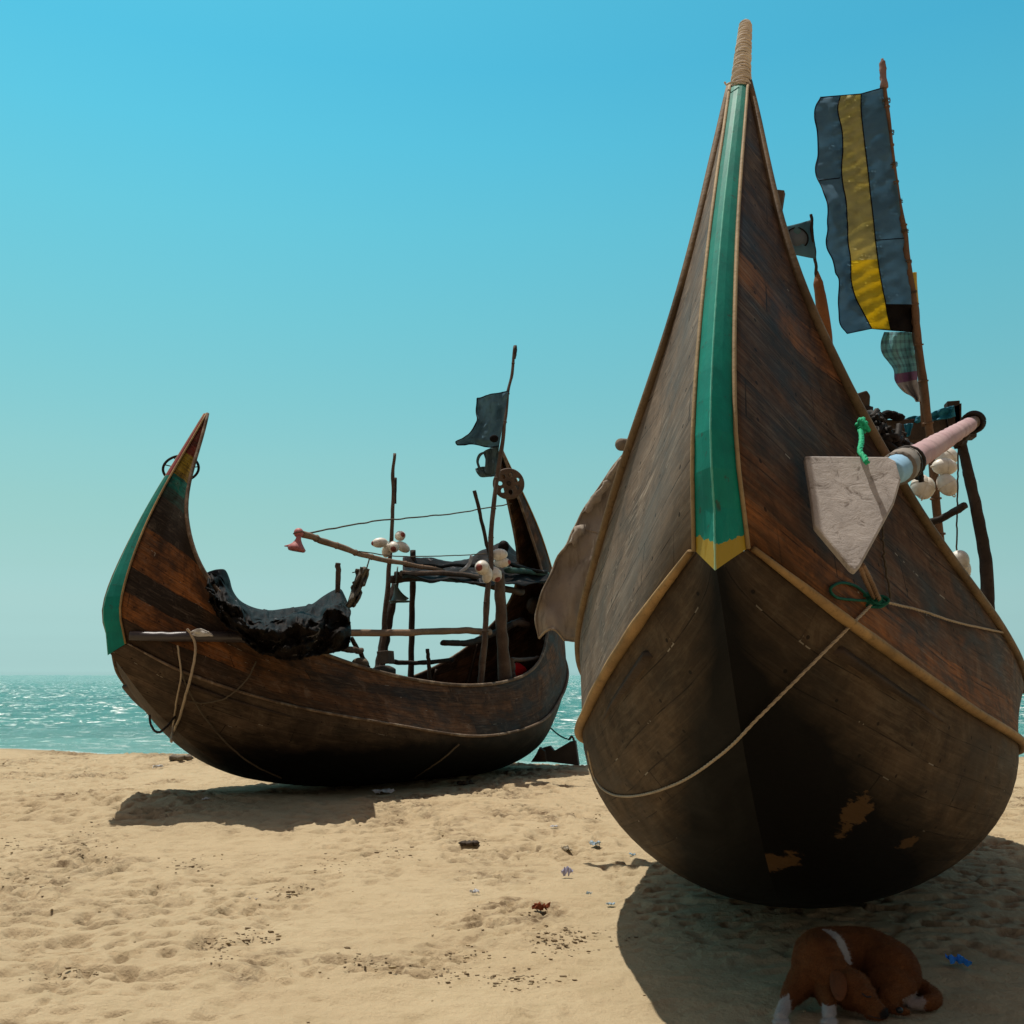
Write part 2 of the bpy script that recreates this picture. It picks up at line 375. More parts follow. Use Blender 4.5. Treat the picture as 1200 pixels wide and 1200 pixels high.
M_SAND = t.done(c_, .95, .08, t.bump(g2, .5, .006, t.bump(g3, .8, .035)))
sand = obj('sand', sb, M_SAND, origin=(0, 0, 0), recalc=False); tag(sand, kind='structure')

# ------------------------------------------------------------------ sea
SEA = -.16
def sea_h(x, y):
    a = np.clip((y-17)/25, .25, 1)
    h = .05*np.sin(y*1.15+1.3*vnoise(x*.12, y*.1, 0, 2)*3+x*.05)
    h = h+.07*fbm(x*.25, y*.7, 0, 4, 12)+.035*fbm(x*1.2, y*2.6, 0, 3, 15)
    return SEA+h*a
ys = [12.0]
while ys[-1] < 26: ys.append(ys[-1]+.07)
while ys[-1] < 400: ys.append(ys[-1]*1.0035)
ys += [500, 800, 1600, 4000, 8000]; ys = np.array(ys)
n_, m_ = 360, len(ys); tt = np.linspace(-1, 1, n_)
X = np.sign(tt)[:, None]*np.abs(tt[:, None])*(ys[None]*.72+8); Y = np.broadcast_to(ys[None], X.shape)
k_ = np.clip((400-Y)/200, 0, 1); Z = SEA+(sea_h(X, Y)-SEA)*k_
idx = np.arange(n_*m_).reshape(n_, m_); wb = MB(); wb.v = np.stack([X, Y, Z], -1).reshape(-1, 3)
wb.f = np.stack([idx[:-1, :-1], idx[1:, :-1], idx[1:, 1:], idx[:-1, 1:]], -1).reshape(-1, 4).tolist(); wb.m = [0]*len(wb.f)
wb.uv = np.zeros((n_*m_, 2))
dep = np.clip((Z-sand_h(X, Y))/.5, 0, 1); wb.at = np.stack([dep, 0*dep, 0*dep], -1).reshape(-1, 3)
t = NT('sea_water'); o_ = t.obj(); x_, yy_, z_ = t.sep(o_)
sx = t.scalev(o_, (.5, 1.5, 1)); w1 = t.noise(sx, 1.3, 6, .62); w2 = t.noise(sx, 6.5, 5, .65)
fo = t.noise(t.scalev(o_, (.28, .75, 1)), .9, 8, .68, .7); patch = t.noise(t.scalev(o_, (.05, .10, 1)), 1.0, 3)
dpt = t.sep(t.info())[0]
c_ = t.mix(t.ramp(t.noise(t.scalev(o_, (.06, .35, 1)), 1, 4), [(.35, 0.0), (.65, 1.0)]), (.02, .155, .13), (.035, .225, .19))
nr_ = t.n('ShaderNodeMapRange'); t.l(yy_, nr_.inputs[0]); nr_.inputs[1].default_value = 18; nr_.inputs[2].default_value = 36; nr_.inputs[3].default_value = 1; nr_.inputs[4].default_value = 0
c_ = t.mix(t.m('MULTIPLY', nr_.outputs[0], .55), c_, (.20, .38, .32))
gl = t.m('MULTIPLY', t.ramp(t.noise(t.scalev(o_, (.9, 1.5, 1)), 1.6, 7, .75, .4), [(.555, 0.0), (.59, 1.0)]), t.m('MULTIPLY', t.ramp(patch, [(.40, .25), (.52, 1.0)]), t.m('SUBTRACT', 1.0, nr_.outputs[0])))  # sun glints painted on as white flecks
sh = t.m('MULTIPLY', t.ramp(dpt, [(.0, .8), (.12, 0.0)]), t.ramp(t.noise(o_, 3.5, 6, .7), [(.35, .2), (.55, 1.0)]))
foam_glint = t.m('MAXIMUM', gl, sh)
c_ = t.mix(foam_glint, c_, (.95, .97, .93))
M_SEA = t.done(c_, t.mix(foam_glint, (.22,)*3, (.8,)*3), .35, t.bump(w2, .9, .10, t.bump(w1, .8, .35)))
sea = obj('sea', wb, M_SEA, origin=(0, 0, 0), recalc=False); tag(sea, kind='structure')

# ------------------------------------------------------------------ boats
B1 = dict(pose=(-1.7239,14.9901,4.1176,0.0484),
 G=[(3.348,0.015,4.702),(3.848,0.288,3.288),(3.577,0.767,2.250),(2.115,1.240,1.574),(0.087,1.398,1.294),(-1.879,1.205,1.497),(-3.276,0.691,2.215),(-3.880,0.250,3.330),(-3.072,0.049,5.418)],
 C=[(4.489,0.133,1.830),(4.010,0.582,1.479),(3.130,1.099,1.126),(1.772,1.509,0.842),(0.032,1.600,0.611),(-1.717,1.425,0.727),(-3.108,0.971,1.079),(-4.092,0.541,1.477),(-4.662,0.132,1.932)],
 K=[(4.594,0.000,1.731),(3.891,0.000,1.018),(2.872,0.000,0.377),(1.457,0.000,0.063),(-0.164,0.000,-0.004),(-1.776,0.000,-0.037),(-3.142,0.000,0.223),(-4.096,0.000,0.827),(-4.697,0.000,1.549)],
 S=[(4.568,0.145,2.326),(4.158,0.064,3.329)],
 T=[(-4.641,0.120,2.826),(-4.131,0.090,4.060)])
B2 = dict(pose=(2.3037,8.1760,4.3818,0.0108),
 G=[(2.896,0.045,4.876),(3.518,0.281,3.429),(3.369,0.718,2.332),(1.988,1.272,1.654),(0.039,1.532,1.365),(-1.879,1.330,1.549),(-3.247,0.774,2.246),(-3.422,0.330,3.530),(-3.010,0.049,5.410)],
 C=[(4.612,0.095,1.962),(4.093,0.451,1.674),(3.157,0.882,1.360),(1.809,1.289,1.097),(0.052,1.346,0.925),(-1.708,1.216,1.008),(-3.106,0.827,1.290),(-4.097,0.468,1.605),(-4.673,0.130,1.974)],
 K=[(4.784,0.000,1.887),(4.079,0.000,1.114),(3.051,0.000,0.429),(1.597,0.000,0.100),(-0.074,0.000,0.020),(-1.728,0.000,-0.017),(-3.127,0.000,0.237),(-4.109,0.000,0.834),(-4.735,0.000,1.550)],
 S=[(4.644,0.072,2.473),(4.068,0.057,3.441)],
 T=[(-4.641,0.120,2.826),(-4.131,0.090,4.060)])
FL = np.array([1, -1, 1.])
NS = 12
def shape(B):
    B['g'] = cr(B['G'], NS); B['c'] = cr(B['C'], NS); B['k'] = cr(B['K'], NS)
    N = len(B['c']); B['N'] = N
    E0 = cr([B['C'][0], *B['S'], B['G'][0]], 8); E1 = cr([B['C'][-1], *B['T'], B['G'][-1]], 8)
    nv = 25; E0 = resample(E0, nv); E1 = resample(E1, nv); B['E0'] = E0; B['E1'] = E1
    l = np.linspace(0, 1, nv)
    P = B['c'][:, None]*(1-l[None, :, None])+B['g'][:, None]*l[None, :, None]
    s = np.linspace(0, 1, N)
    d0 = E0-P[0]; d1 = E1-P[-1]
    f0 = np.exp(-(s/.12)**1.5); f1 = np.exp(-((1-s)/.12)**1.5)
    P = P+f0[:, None, None]*d0[None]+f1[:, None, None]*d1[None]
    P[:, :, 1] = np.maximum(P[:, :, 1], .01)
    B['P'] = P
    al = np.r_[0, np.cumsum(np.linalg.norm(np.diff(B['c'], axis=0), axis=1))]; B['al'] = al
    gv = np.concatenate([np.zeros((N, 1)), np.cumsum(np.linalg.norm(np.diff(P, axis=1), axis=2), axis=1)], 1)
    B['puv'] = np.stack([np.broadcast_to(al[:, None], gv.shape), gv], -1)
    # bottom
    nb = 16; R = []
    for i in range(N):
        e = min(1, min(s[i], 1-s[i])/.3); row = []
        for k in range(nb+1):
            q = k/nb; a = q*math.pi/2
            y = B['c'][i, 1]*(math.sin(a)*e+q*(1-e)); z = (1-math.cos(a))*e+q*(1-e)
            row.append([B['k'][i, 0]*(1-q)+B['c'][i, 0]*q, y, B['k'][i, 2]*(1-z)+B['c'][i, 2]*z])
        R.append(row)
    R = np.array(R); B['R'] = R
    gb = np.concatenate([np.zeros((N, 1)), np.cumsum(np.linalg.norm(np.diff(R, axis=1), axis=2), axis=1)], 1)
    B['kd'] = gb
    B['ruv'] = np.stack([np.broadcast_to(al[:, None], gb.shape), gb-gb[:, -1:]], -1)
    x, y, th, ro = B['pose']
    c, s_ = math.cos(ro), math.sin(ro); Rx = np.array([[1, 0, 0], [0, c, -s_], [0, s_, c]])
    c, s_ = math.cos(th), math.sin(th); Rz = np.array([[c, -s_, 0], [s_, c, 0], [0, 0, 1]])
    B['Rm'] = Rz@Rx; B['o'] = np.array([x, y, 0])
shape(B1); shape(B2)
def W(B, P): return np.asarray(P)@B['Rm'].T+B['o']
def Lc(B, P): return (np.asarray(P)-B['o'])@B['Rm']
def project(P):
    P = np.asarray(P, float); d = P-np.array([0, 0, EYE]); c, s = math.cos(PIT), math.sin(PIT)
    f = d[..., 1]*c+d[..., 2]*s; u = -d[..., 1]*s+d[..., 2]*c
    return 600+FP*d[..., 0]/f, 600-FP*u/f
def onb(B, u, v, Yl):
    """photo pixel -> world point on the boat's own lengthwise vertical plane Y = Yl"""
    e = np.array([0, 0, EYE]); d = at(u, v, 10.)-e
    a = Lc(B, e); b = Lc(B, e+d)-a
    return e+d*((Yl-a[1])/b[1])
from mathutils.bvhtree import BVHTree
def hull_hit(B, u, v, off=.02):
    """nearest hull surface point under a photo pixel, brought off metres towards the eye"""
    if 'bvh' not in B:
        V = []; F = []
        for q in (B['P'], B['P']*FL, B['R'], B['R']*FL):
            n, m = q.shape[:2]; b0 = len(V); V += [Vector(p) for p in W(B, q.reshape(-1, 3))]
            F += [(b0+i*m+j, b0+(i+1)*m+j, b0+(i+1)*m+j+1, b0+i*m+j+1) for i in range(n-1) for j in range(m-1)]
        B['bvh'] = BVHTree.FromPolygons(V, F); B['hv'] = np.array(V); B['huv'] = project(B['hv'])
    e = Vector((0, 0, EYE)); d = (Vector(at(u, v, 10.))-e).normalized()
    h = B['bvh'].ray_cast(e, d)
    if h[0] is not None: return np.array(h[0]-d*off)
    a, b = B['huv']; k = np.argmin(np.hypot(a-u, b-v)); return at(u, v, B['hv'][k, 1]-off)
def drape(B, px, off=.03, n=40):
    return [hull_hit(B, u, v, off) for u, v in resample(cr(px, 8), n)]

def build_boat(B, label, M):
    root = thing('fishing_boat', B['o'], label, 'boat', 'crescent wooden fishing boats drawn up on the beach', rot=(B['pose'][3], 0, B['pose'][2]))
    N = B['N']
    for sg, nm in ((1, 'port'), (-1, 'star')):
        m = np.array([1, sg, 1.])
        b = MB(); b.grid(B['P']*m, uv=B['puv'], att=np.stack([B['P'][..., 2]*0]*3, -1), flip=(sg < 0)); o = obj('side_panel', b, M[nm], root, world=False, recalc=False)
        md = o.modifiers.new('thick', 'SOLIDIFY'); md.thickness = .022; md.offset = -1
        b = MB()
        z = B['R'][..., 2]; kd = B['kd']; xx = B['R'][..., 0]
        tar = M['tarf'](xx, z, kd, sg)
        b.grid(B['R']*m, uv=B['ruv'], att=np.stack([tar, M['flake'](W(B, B['R']*m), sg), kd], -1), flip=(sg < 0)); o = obj('hull_bottom', b, M['bot'], root, world=False, recalc=False)
        # rails: squared battens following chine and gunwale
        ch = B['c']*m; dn = np.array([0, sg*.022, 0]); b = MB(); b.tube(ch+dn, np.interp(np.linspace(0, 1, N), [0, .1, .9, 1], [M['rw']*.5, M['rw'], M['rw'], M['rw']*.5]), 10, wob=.12, sq=.8, seed=sg); obj('rub_rail', b, M['rail'], root, world=False)
        gw = B['g']*m+np.array([0, sg*.008, 0]); b = MB(); b.tube(gw, np.interp(np.linspace(0, 1, N), [0, .12, .88, 1], [.022, M['gw'], M['gw'], .022]), 8, wob=.1, seed=5+sg)
        obj('gunwale_rail', b, M['rail2'], root, world=False)
    # stem board at both ends: two facets meeting on a ridge
    for E, S_, kk, end in ((B['E0'], 1, B['k'][0], 0), (B['E1'], -1, B['k'][-1], 1)):
        nv = len(E); ridge = E*np.array([1, 0, 1]); bul = np.interp(np.linspace(0, 1, nv), [0, .3, 1], [.14, .085, .03])
        ridge[:, 0] += S_*bul; ridge[0] = kk+np.array([S_*.03, 0, -.02])
        cols = []
        for q in (-1, -.5, 0, .5, 1):
            r_ = ridge*(1-abs(q))+(E*np.array([1, np.sign(q) if q else 0, 1]))*abs(q)
            if q: r_ = r_+np.array([S_*.012, 0, 0])
            cols.append(r_)
        G_ = np.stack(cols, 0); l = np.linspace(0, 1, nv)
        b = MB(); b.grid(G_, att=np.stack([np.broadcast_to(l, G_.shape[:2]), np.broadcast_to(np.abs(np.array([-1, -.5, 0, .5, 1]))[:, None], G_.shape[:2]), 0*G_[..., 0]], -1), uv=np.stack([np.broadcast_to(l*3, G_.shape[:2]), np.broadcast_to(np.array([0, .1, .2, .3, .4])[:, None], G_.shape[:2])], -1))
        obj('stem_board', b, M['stem'] if end == 0 else M['stern'], root, world=False, smooth=False)
        for sg in (1, -1):
            b = MB(); b.tube(E*np.array([1, sg, 1])+np.array([S_*.015, sg*.006, 0]), M['sb'], 8, wob=.15, seed=3*sg); obj('stem_batten', b, M['batten'], root, world=False)
    # inside: deck planks, frames, thwarts
    a, z_ = int(N*.12), int(N*.88)
    c = B['c'][a:z_]; y = np.linspace(-1, 1, 9); G_ = np.stack([np.stack([c[:, 0], c[:, 1]*q*.97, c[:, 2]-.12+0*q], 1) for q in y], 1)
    b = MB(); b.grid(G_, uv=np.stack([G_[..., 1]*1.0, G_[..., 0]], -1)); o = obj('deck', b, M['deck'], root, world=False); md = o.modifiers.new('thick', 'SOLIDIFY'); md.thickness = .03
    for k in range(int(N*.16), int(N*.86), 7):
        for sg in (1, -1):
            p = B['P'][k][1:-1:2]*np.array([1, sg, 1])-np.array([0, sg*.05, 0]); b = MB(); b.tube(p, .026, 6, wob=.1, seed=k); obj('rib', b, M['deck'], root, world=False)
    return root
DK = (.035, .022, .013); BR = (.075, .042, .024); OR = (.30, .105, .028); OR2 = (.23, .085, .026)
st1 = [(0.0, (.05, .028, .016)), (.35, (.085, .042, .02)), (.6, (.13, .058, .024)), (.85, (.18, .078, .03)), (1.0, (.06, .036, .022))]
TEAL = (.0, .17, .135); YEL = (.30, .20, .02)
f36 = lambda x: x/3.6
bands = [(0.0, BR), (f36(.30), OR), (f36(.60), (.03, .02, .013)), (f36(.90), OR), (f36(1.15), OR2), (f36(1.42), (.028, .022, .016)), (f36(1.70), (.05, .045, .035)), (f36(1.86), (.035, .09, .075)), (f36(2.02), TEAL), (f36(2.22), YEL), (f36(2.55), (.17, .028, .018)), (f36(3.2), (.16, .03, .03))]
m1s = planks('boat_planking_red', st1, .15, (.30, .22, .16), .30, bands=(bands, 1.1, 2.0))
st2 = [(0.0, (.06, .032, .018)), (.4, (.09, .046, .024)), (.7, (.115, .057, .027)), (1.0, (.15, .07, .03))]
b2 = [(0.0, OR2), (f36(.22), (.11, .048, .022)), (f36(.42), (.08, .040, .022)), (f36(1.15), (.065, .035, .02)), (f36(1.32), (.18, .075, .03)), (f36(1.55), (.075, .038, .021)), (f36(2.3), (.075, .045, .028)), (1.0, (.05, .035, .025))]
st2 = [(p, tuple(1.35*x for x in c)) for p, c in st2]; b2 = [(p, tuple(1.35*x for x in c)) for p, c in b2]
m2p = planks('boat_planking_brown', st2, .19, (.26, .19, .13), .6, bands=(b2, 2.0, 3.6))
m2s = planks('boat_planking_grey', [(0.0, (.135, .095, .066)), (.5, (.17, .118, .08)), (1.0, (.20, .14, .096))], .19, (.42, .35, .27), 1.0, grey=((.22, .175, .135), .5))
m1b = planks('tarred_bottom_red', [(0.0, (.06, .04, .026)), (1.0, (.105, .07, .046))], .16, (.2, .15, .1), .35, tar=True)
m2b = planks('tar_shade_bottom_brown', [(0.0, (.07, .045, .026)), (1.0, (.105, .07, .042))], .16, (.22, .17, .11), .35, tar=True)
m_rail = timber('tan_rail', (.38, .24, .10), (.24, .15, .07), dark=.5)
m_rail1 = timber('brown_rail', (.11, .07, .045), (.18, .125, .08), dark=.6, pale=.3)
m_bat = timber('pale_batten', (.36, .26, .14), (.27, .19, .10), dark=.35)
m_deck = timber('deck_wood', (.045, .03, .02), (.07, .045, .03))
def stem_mat(name, lo, mid, mid2, top=None, ylim=.075, tlim=.9):
    t = NT(name); x, y, z = t.sep(t.info()); n = t.noise(t.obj(), 22, 5, .6)
    xx = t.m('ADD', x, t.m('MULTIPLY', t.m('SUBTRACT', n, .5), .014))
    c = t.mix(t.ramp(t.noise(t.obj(), 5, 5, .6), [(.35, 0.0), (.65, 1.0)]), mid, mid2)
    c = t.mix(t.m('MULTIPLY', t.ramp(t.noise(t.scalev(t.obj(), (30, 30, 8)), 1, 6, .7), [(.52, 0.0), (.72, 1.0)]), .2), c, tuple(min(1, a*1.6+.005) for a in mid))
    c = t.mix(t.m('LESS_THAN', xx, ylim), c, lo)
    if top: c = t.mix(t.m('GREATER_THAN', xx, tlim), c, top)
    c = t.mix(t.m('MULTIPLY', t.ramp(n, [(.62, 0.0), (.7, 1.0)]), .7), c, (.04, .035, .02))
    c = t.mix(t.m('MULTIPLY', t.m('LESS_THAN', t.m('ADD', y, t.m('MULTIPLY', n, .1)), .10), .45), c, (.2, .55, .42))
    return t.done(c, .62, .18, t.bump(t.noise(t.obj(), 60, 5), .25, .004))
m_stem2 = stem_mat('green_yellow_stem', (.33, .22, .02), (.002, .20, .145), (.001, .14, .105), ylim=.016)
m_stem1 = stem_mat('green_red_stem', (.002, .16, .125), (.002, .19, .15), (.003, .15, .12), top=(.22, .035, .035), ylim=.0, tlim=.68)
m_stern = timber('stern_wood', (.06, .04, .028), (.05, .07, .055))
def tar1(x, z, kd, sg): return np.clip((1.0-z)/.55+.1*np.sign(x)*0-.15, -.5, 1.6)-np.clip(.12-kd, 0, .12)*2
def tar_shade2(x, z, kd, sg):
    if sg > 0: return np.clip(((kd[:, -1:]-kd)-(.10+.30*(4.75-x)))/.45+.42, -.6, 1.6)  # tar plus painted shade: the less lit port side goes darker
    return np.clip((.26+.40*(1.5-z)-kd)/.42+.38, -.6, 1.6)
def noflake(P, sg): return P[..., 0]*0
def flake2(P, sg):
    if sg < 0: return P[..., 0]*0
    r = P[..., 0]*0; u, v = project(P)
    for (a, b_, c, d, rot) in ((1001, 953, 30, 15, -.9), (898, 1011, 40, 12, -.1), (1064, 987, 12, 7, -.9)):
        x = (u-a)*math.cos(rot)+(v-b_)*math.sin(rot); y = -(u-a)*math.sin(rot)+(v-b_)*math.cos(rot)
        r = np.maximum(r, 1-np.hypot(x/c, y/d)*.5)
    return np.clip(r, 0, 1)
boat1 = build_boat(B1, 'smaller looking wooden fishing boat seen from its side, green stem and red pointed tip', dict(port=m1s, star=m1s, bot=m1b, tarf=tar1, flake=noflake, rail=m_rail1, rail2=m_rail1, rw=.022, gw=.024, stem=m_stem1, stern=m_stern, batten=m_rail, sb=.012, deck=m_deck))
boat2 = build_boat(B2, 'nearest wooden fishing boat seen bow on, green and yellow stem, cloth wrapped tip', dict(port=m2p, star=m2s, bot=m2b, tarf=tar_shade2, flake=flake2, rail=m_rail, rail2=timber('worn_brown_rail', (.13, .085, .045), (.20, .135, .07), dark=.6), rw=.028, gw=.024, stem=m_stem2, stern=m_stern, batten=m_bat, sb=.009, deck=m_deck))
# ------------------------------------------------------------------ small builders
def line(P, n=24, sag=0.0):
    P = np.asarray(P, float); Q = cr(P, n) if len(P) > 2 else np.linspace(P[0], P[1], n+1)
    if sag: t_ = np.linspace(0, 1, len(Q)); Q = Q-np.array([0, 0, 1])*(sag*4*t_*(1-t_))[:, None]
    return Q
def jit(Q, a, seed=0, f=3.0):
    k = np.arange(len(Q))/len(Q)*f*4
    return Q+a*np.stack([vnoise(k, seed, .5), vnoise(k, seed+5, .5), vnoise(k, seed+9, .5)], 1)
def knots(b, Q, r, step, mi=0, amt=1.18):
    """raised joints along a bamboo or stick"""
    d = np.r_[0, np.cumsum(np.linalg.norm(np.diff(Q, axis=0), axis=1))]; x = step*.6
    while x < d[-1]:
        p = np.array([np.interp(x, d, Q[:, k]) for k in range(3)]); q = np.array([np.interp(x+.012, d, Q[:, k]) for k in range(3)])
        rr = float(np.interp(x, d, np.broadcast_to(r, (len(Q),))))
        b.tube([p, q], rr*amt, 10, mi); x += step*random.uniform(.85, 1.15)
def pole_mb(P, r, step=0, wob=.12, seed=1, bend=.008, n=10):
    Q = jit(line(P, 14), bend, seed) if len(P) > 2 else jit(line(P, 18), bend, seed)
    rr = np.linspace(r[0], r[1], len(Q)) if isinstance(r, tuple) else r
    b = MB(); b.tube(Q, rr, n, wob=wob, seed=seed)
    if step: knots(b, Q, rr, step)
    return b
def rope_mb(P, r, seed=0, sag=0, n=7, wig=.004, twist=True):
    Q = jit(line(P, 26, sag), wig, seed, 7); b = MB()
    if twist and r >= .006:
        Q = resample(Q, max(40, int(np.linalg.norm(np.diff(Q, axis=0), axis=1).sum()/(r*2.2))))
        T = np.gradient(Q, axis=0); T /= np.linalg.norm(T, axis=1)[:, None]+1e-9
        A = np.cross(T, [0.3, .2, .93]); A /= np.linalg.norm(A, axis=1)[:, None]+1e-9; Bn = np.cross(T, A)
        ph = np.arange(len(Q))*.9
        for k in range(3):
            a = ph+k*2.094; b.tube(Q+(np.cos(a)[:, None]*A+np.sin(a)[:, None]*Bn)*r*.5, r*.62, 5)
    else: b.tube(Q, r, n)
    return b
def single(name, mb, mat, label, cat, group=None, **k):
    o = obj(name, mb, mat, **k); return tag(o, label, cat, group)
def cloth_grid(cols, rows_fn, n_u, n_v): pass
def sheet_mb(top, bot, D0, nu=40, nv=30, amp=.03, fr=(3, 5), seed=0, split=None, edge=.01, depth=None, B=None):
    """cloth stretched between two photo outlines (top[i] -> bot[i]); D0 gives depth, rippled in and out"""
    T = resample(cr(top, 8), nu+1); Bt = resample(cr(bot, 8), nu+1); G_ = []
    for i in range(nu+1):
        row = []
        for j in range(nv+1):
            q = j/nv; u, v = T[i]*(1-q)+Bt[i]*q
            D = D0(i/nu, q) if callable(D0) else D0
            rip = amp*(fbm(i/nu*fr[0]+seed, q*fr[1], .3, 3, seed)+.6*math.sin(6.28*(i/nu*fr[0]*.8+.4*q+seed)))
            P_ = at(u, v, D+rip)
            row.append(P_)
        G_.append(row)
    return np.array(G_)

m_pole = timber('weathered_pole', (.085, .055, .038), (.13, .09, .065), dark=.5)
m_dark = timber('dark_pole', (.035, .024, .017), (.06, .04, .028), dark=.5)
m_bam = timber('bamboo', (.19, .105, .06), (.13, .075, .045), dark=.4)
m_tanpole = timber('tan_pole', (.26, .17, .11), (.19, .12, .075), dark=.5)
m_orange = timber('orange_timber', (.26, .105, .035), (.2, .08, .03), dark=.4)
m_rope = timber('pale_rope', (.42, .33, .23), (.32, .25, .17), dark=.2)
m_rope_d = timber('old_rope', (.11, .085, .055), (.075, .055, .035), dark=.3)
m_rope_b = timber('black_rope', (.018, .014, .011), (.035, .027, .02), dark=.3)
m_rope_g = timber('green_rope', (.02, .36, .17), (.03, .45, .23), dark=.15)
m_rope_t = timber('teal_rope', (.01, .11, .075), (.01, .08, .055), dark=.2)
m_blue = cloth('faded_blue_cloth', (.15, .27, .36), (.11, .22, .31), trans=.55, dirt=.25)
m_blue2 = cloth('grey_blue_cloth', (.13, .24, .28), (.10, .19, .23), trans=.4)
m_yel = cloth('yellow_cloth', (.75, .58, .03), (.6, .48, .08), trans=.5, dirt=.35)
m_yel2 = cloth('faded_yellow_cloth', (.56, .49, .22), (.44, .41, .21), trans=.5, dirt=.3)
m_blk = cloth('black_cloth', (.012, .010, .010), trans=.05)
m_wrap = cloth('wrapped_cloth', (.72, .63, .53), (.52, .42, .32), weave=90, trans=.05, dirt=.5)
m_pink = cloth('pink_wrapping', (.42, .27, .28), (.50, .36, .35), weave=90, trans=0, dirt=.35)
m_paleblue = cloth('pale_blue_wrapping', (.30, .50, .66), (.22, .40, .55), trans=0)
def float_mat():
    t = NT('white_float'); o = t.obj(); n = t.noise(o, 9, 5, .6)
    c = t.mix(t.ramp(n, [(.4, 0.0), (.7, 1.0)]), (.72, .68, .60), (.48, .42, .34)); return t.done(c, .45, .4, t.bump(t.noise(o, 60, 4), .15, .003))
m_float = float_mat(); m_red = paint('faded_red', (.26, .06, .04), rough=.6); m_pinkf = paint('faded_pink_float', (.42, .13, .12), rough=.6)
def fl_R(d):
    d = np.array(d, float); d /= np.linalg.norm(d); a = np.cross(d, [0.1, .2, 1]); a /= np.linalg.norm(a); return np.stack([a, np.cross(d, a), d], 1)
def net_float(c, r, ln, d, label, group, red=True):
    """hard plastic oval float, moulded seam round the middle, its coloured end cap a part"""
    R = fl_R(d); root = thing('net_float', c-np.array([0, 0, r]), label, 'float', group)
    b = MB(); b.ball(c, (r, r, ln), R, 18, 14)
    a = np.linspace(0, 2*math.pi, 25); ring = c+np.outer(np.cos(a)*r*1.005, R[:, 0])+np.outer(np.sin(a)*r*1.005, R[:, 1])
    b.tube(ring, r*.05, 6, caps=False); obj('float_body', b, m_float, root)
    if red:
        b = MB(); b.ball(c+R[:, 2]*ln*.62, (r*.60, r*.60, ln*.46), R, 14, 10); obj('end_cap', b, m_red, root)
    e = MB(); p = c-R[:, 2]*ln; a = np.linspace(0, 6.283, 13); e.tube(p+np.outer(np.cos(a)*r*.2, R[:, 2])+np.outer(np.sin(a)*r*.2, R[:, 0]), r*.07, 6); obj('lashing_eye', e, m_float, root)
    return root

# ------------------------------------------------------------------ the near boat's fittings
def q2(u, v, Yl): return onb(B2, u, v, Yl)
tipc = W(B2, B2['g'][0]*np.array([1, 0, 1])); Dt = tipc[1]
P = [at(868, 106, Dt-.02), at(869, 85, Dt+.0), at(871, 60, Dt+.03), at(873, 38, Dt+.06), at(874, 24, Dt+.08)]
Q = line(P, 30); k_ = np.linspace(0, 1, len(Q)); b = MB()
b.tube(Q, np.interp(k_, [0, .15, .6, .93, 1], [.056, .051, .038, .030, .012])*(1+.10*np.sin(k_*95+2*np.sin(k_*21))), 14, wob=.10, seed=4)
for i in range(26):
    k = int(4+i*(len(Q)-14)/26); a = np.linspace(0, 6.6, 16); rr = np.interp(k/len(Q), [0, .15, .6, .93, 1], [.056, .051, .038, .030, .012])*1.06
    T = Q[k+1]-Q[k]; T /= np.linalg.norm(T); R = fl_R(T+np.array([.25*math.sin(i*2.3), .1, .2*math.cos(i)]))
    b.tube(Q[k]+np.outer(np.cos(a)*rr, R[:, 0])+np.outer(np.sin(a)*rr, R[:, 1]), .0065, 5)
b.tube(line([at(864, 96, Dt-.09), at(856, 97, Dt-.09), at(851, 99, Dt-.06), at(849, 96, Dt-.06)], 8), .006, 5)
obj('tip_wrapping', b, m_wrap, boat2)

# plank standing behind the starboard shoulder
b = MB(); P0 = [at(900, 221, 6.2), at(919, 223, 6.2), at(912, 268, 6.2), at(896, 262, 6.2)]; b.prism(P0, np.array([.02, .05, 0]))
low = [at(899, 262, 6.2), at(911, 268, 6.2), at(906, 330, 6.25), at(890, 330, 6.25)]; b.prism(low, np.array([.02, .05, 0]))
obj('stem_head_plank', b, m_pole, boat2, smooth=False)

# small pennant
r_ = thing('small_flag', at(972, 440, 7.4), 'small grey triangular flag bearing a ring, on an orange pole', 'flag', 'flags flying from the two boats')
b = pole_mb([at(950, 251, 7.3), at(953, 285, 7.32), at(958, 335, 7.35)], .012, seed=3); obj('flag_pole', b, m_dark, r_)
b = MB(); Q = line([at(957, 318, 7.35), at(961, 345, 7.35), at(968, 395, 7.38), at(978, 470, 7.4)], 10); b.tube(Q, np.interp(np.linspace(0, 1, len(Q)), [0, .2, 1], [.012, .04, .055]), 8, wob=.1); obj('pole_socket', b, m_orange, r_)
G_ = sheet_mb([(952, 257), (935, 262), (914, 267)], [(956, 303), (938, 300), (916, 294)], 7.3, 24, 18, .025, (2, 2), 3)
b = MB(); b.grid(G_); obj('flag_cloth', b, m_blue2, r_, solid=.003)
cc = G_[13, 9]; ex = G_[16, 9]-G_[10, 9]; ez = G_[13, 5]-G_[13, 13]
a = np.linspace(0, 6.283, 40); R1 = np.linalg.norm(at(946, 280, 7.3)-at(932, 280, 7.3))
ex = ex/np.linalg.norm(ex); ez = ez/np.linalg.norm(ez)
b = MB(); b.tube(cc+np.array([0, -.03, 0])+np.outer(np.cos(a)*R1*.9, ex)+np.outer(np.sin(a)*R1*.85, ez), .006, 5); obj('ring_emblem', b, m_blk, r_)
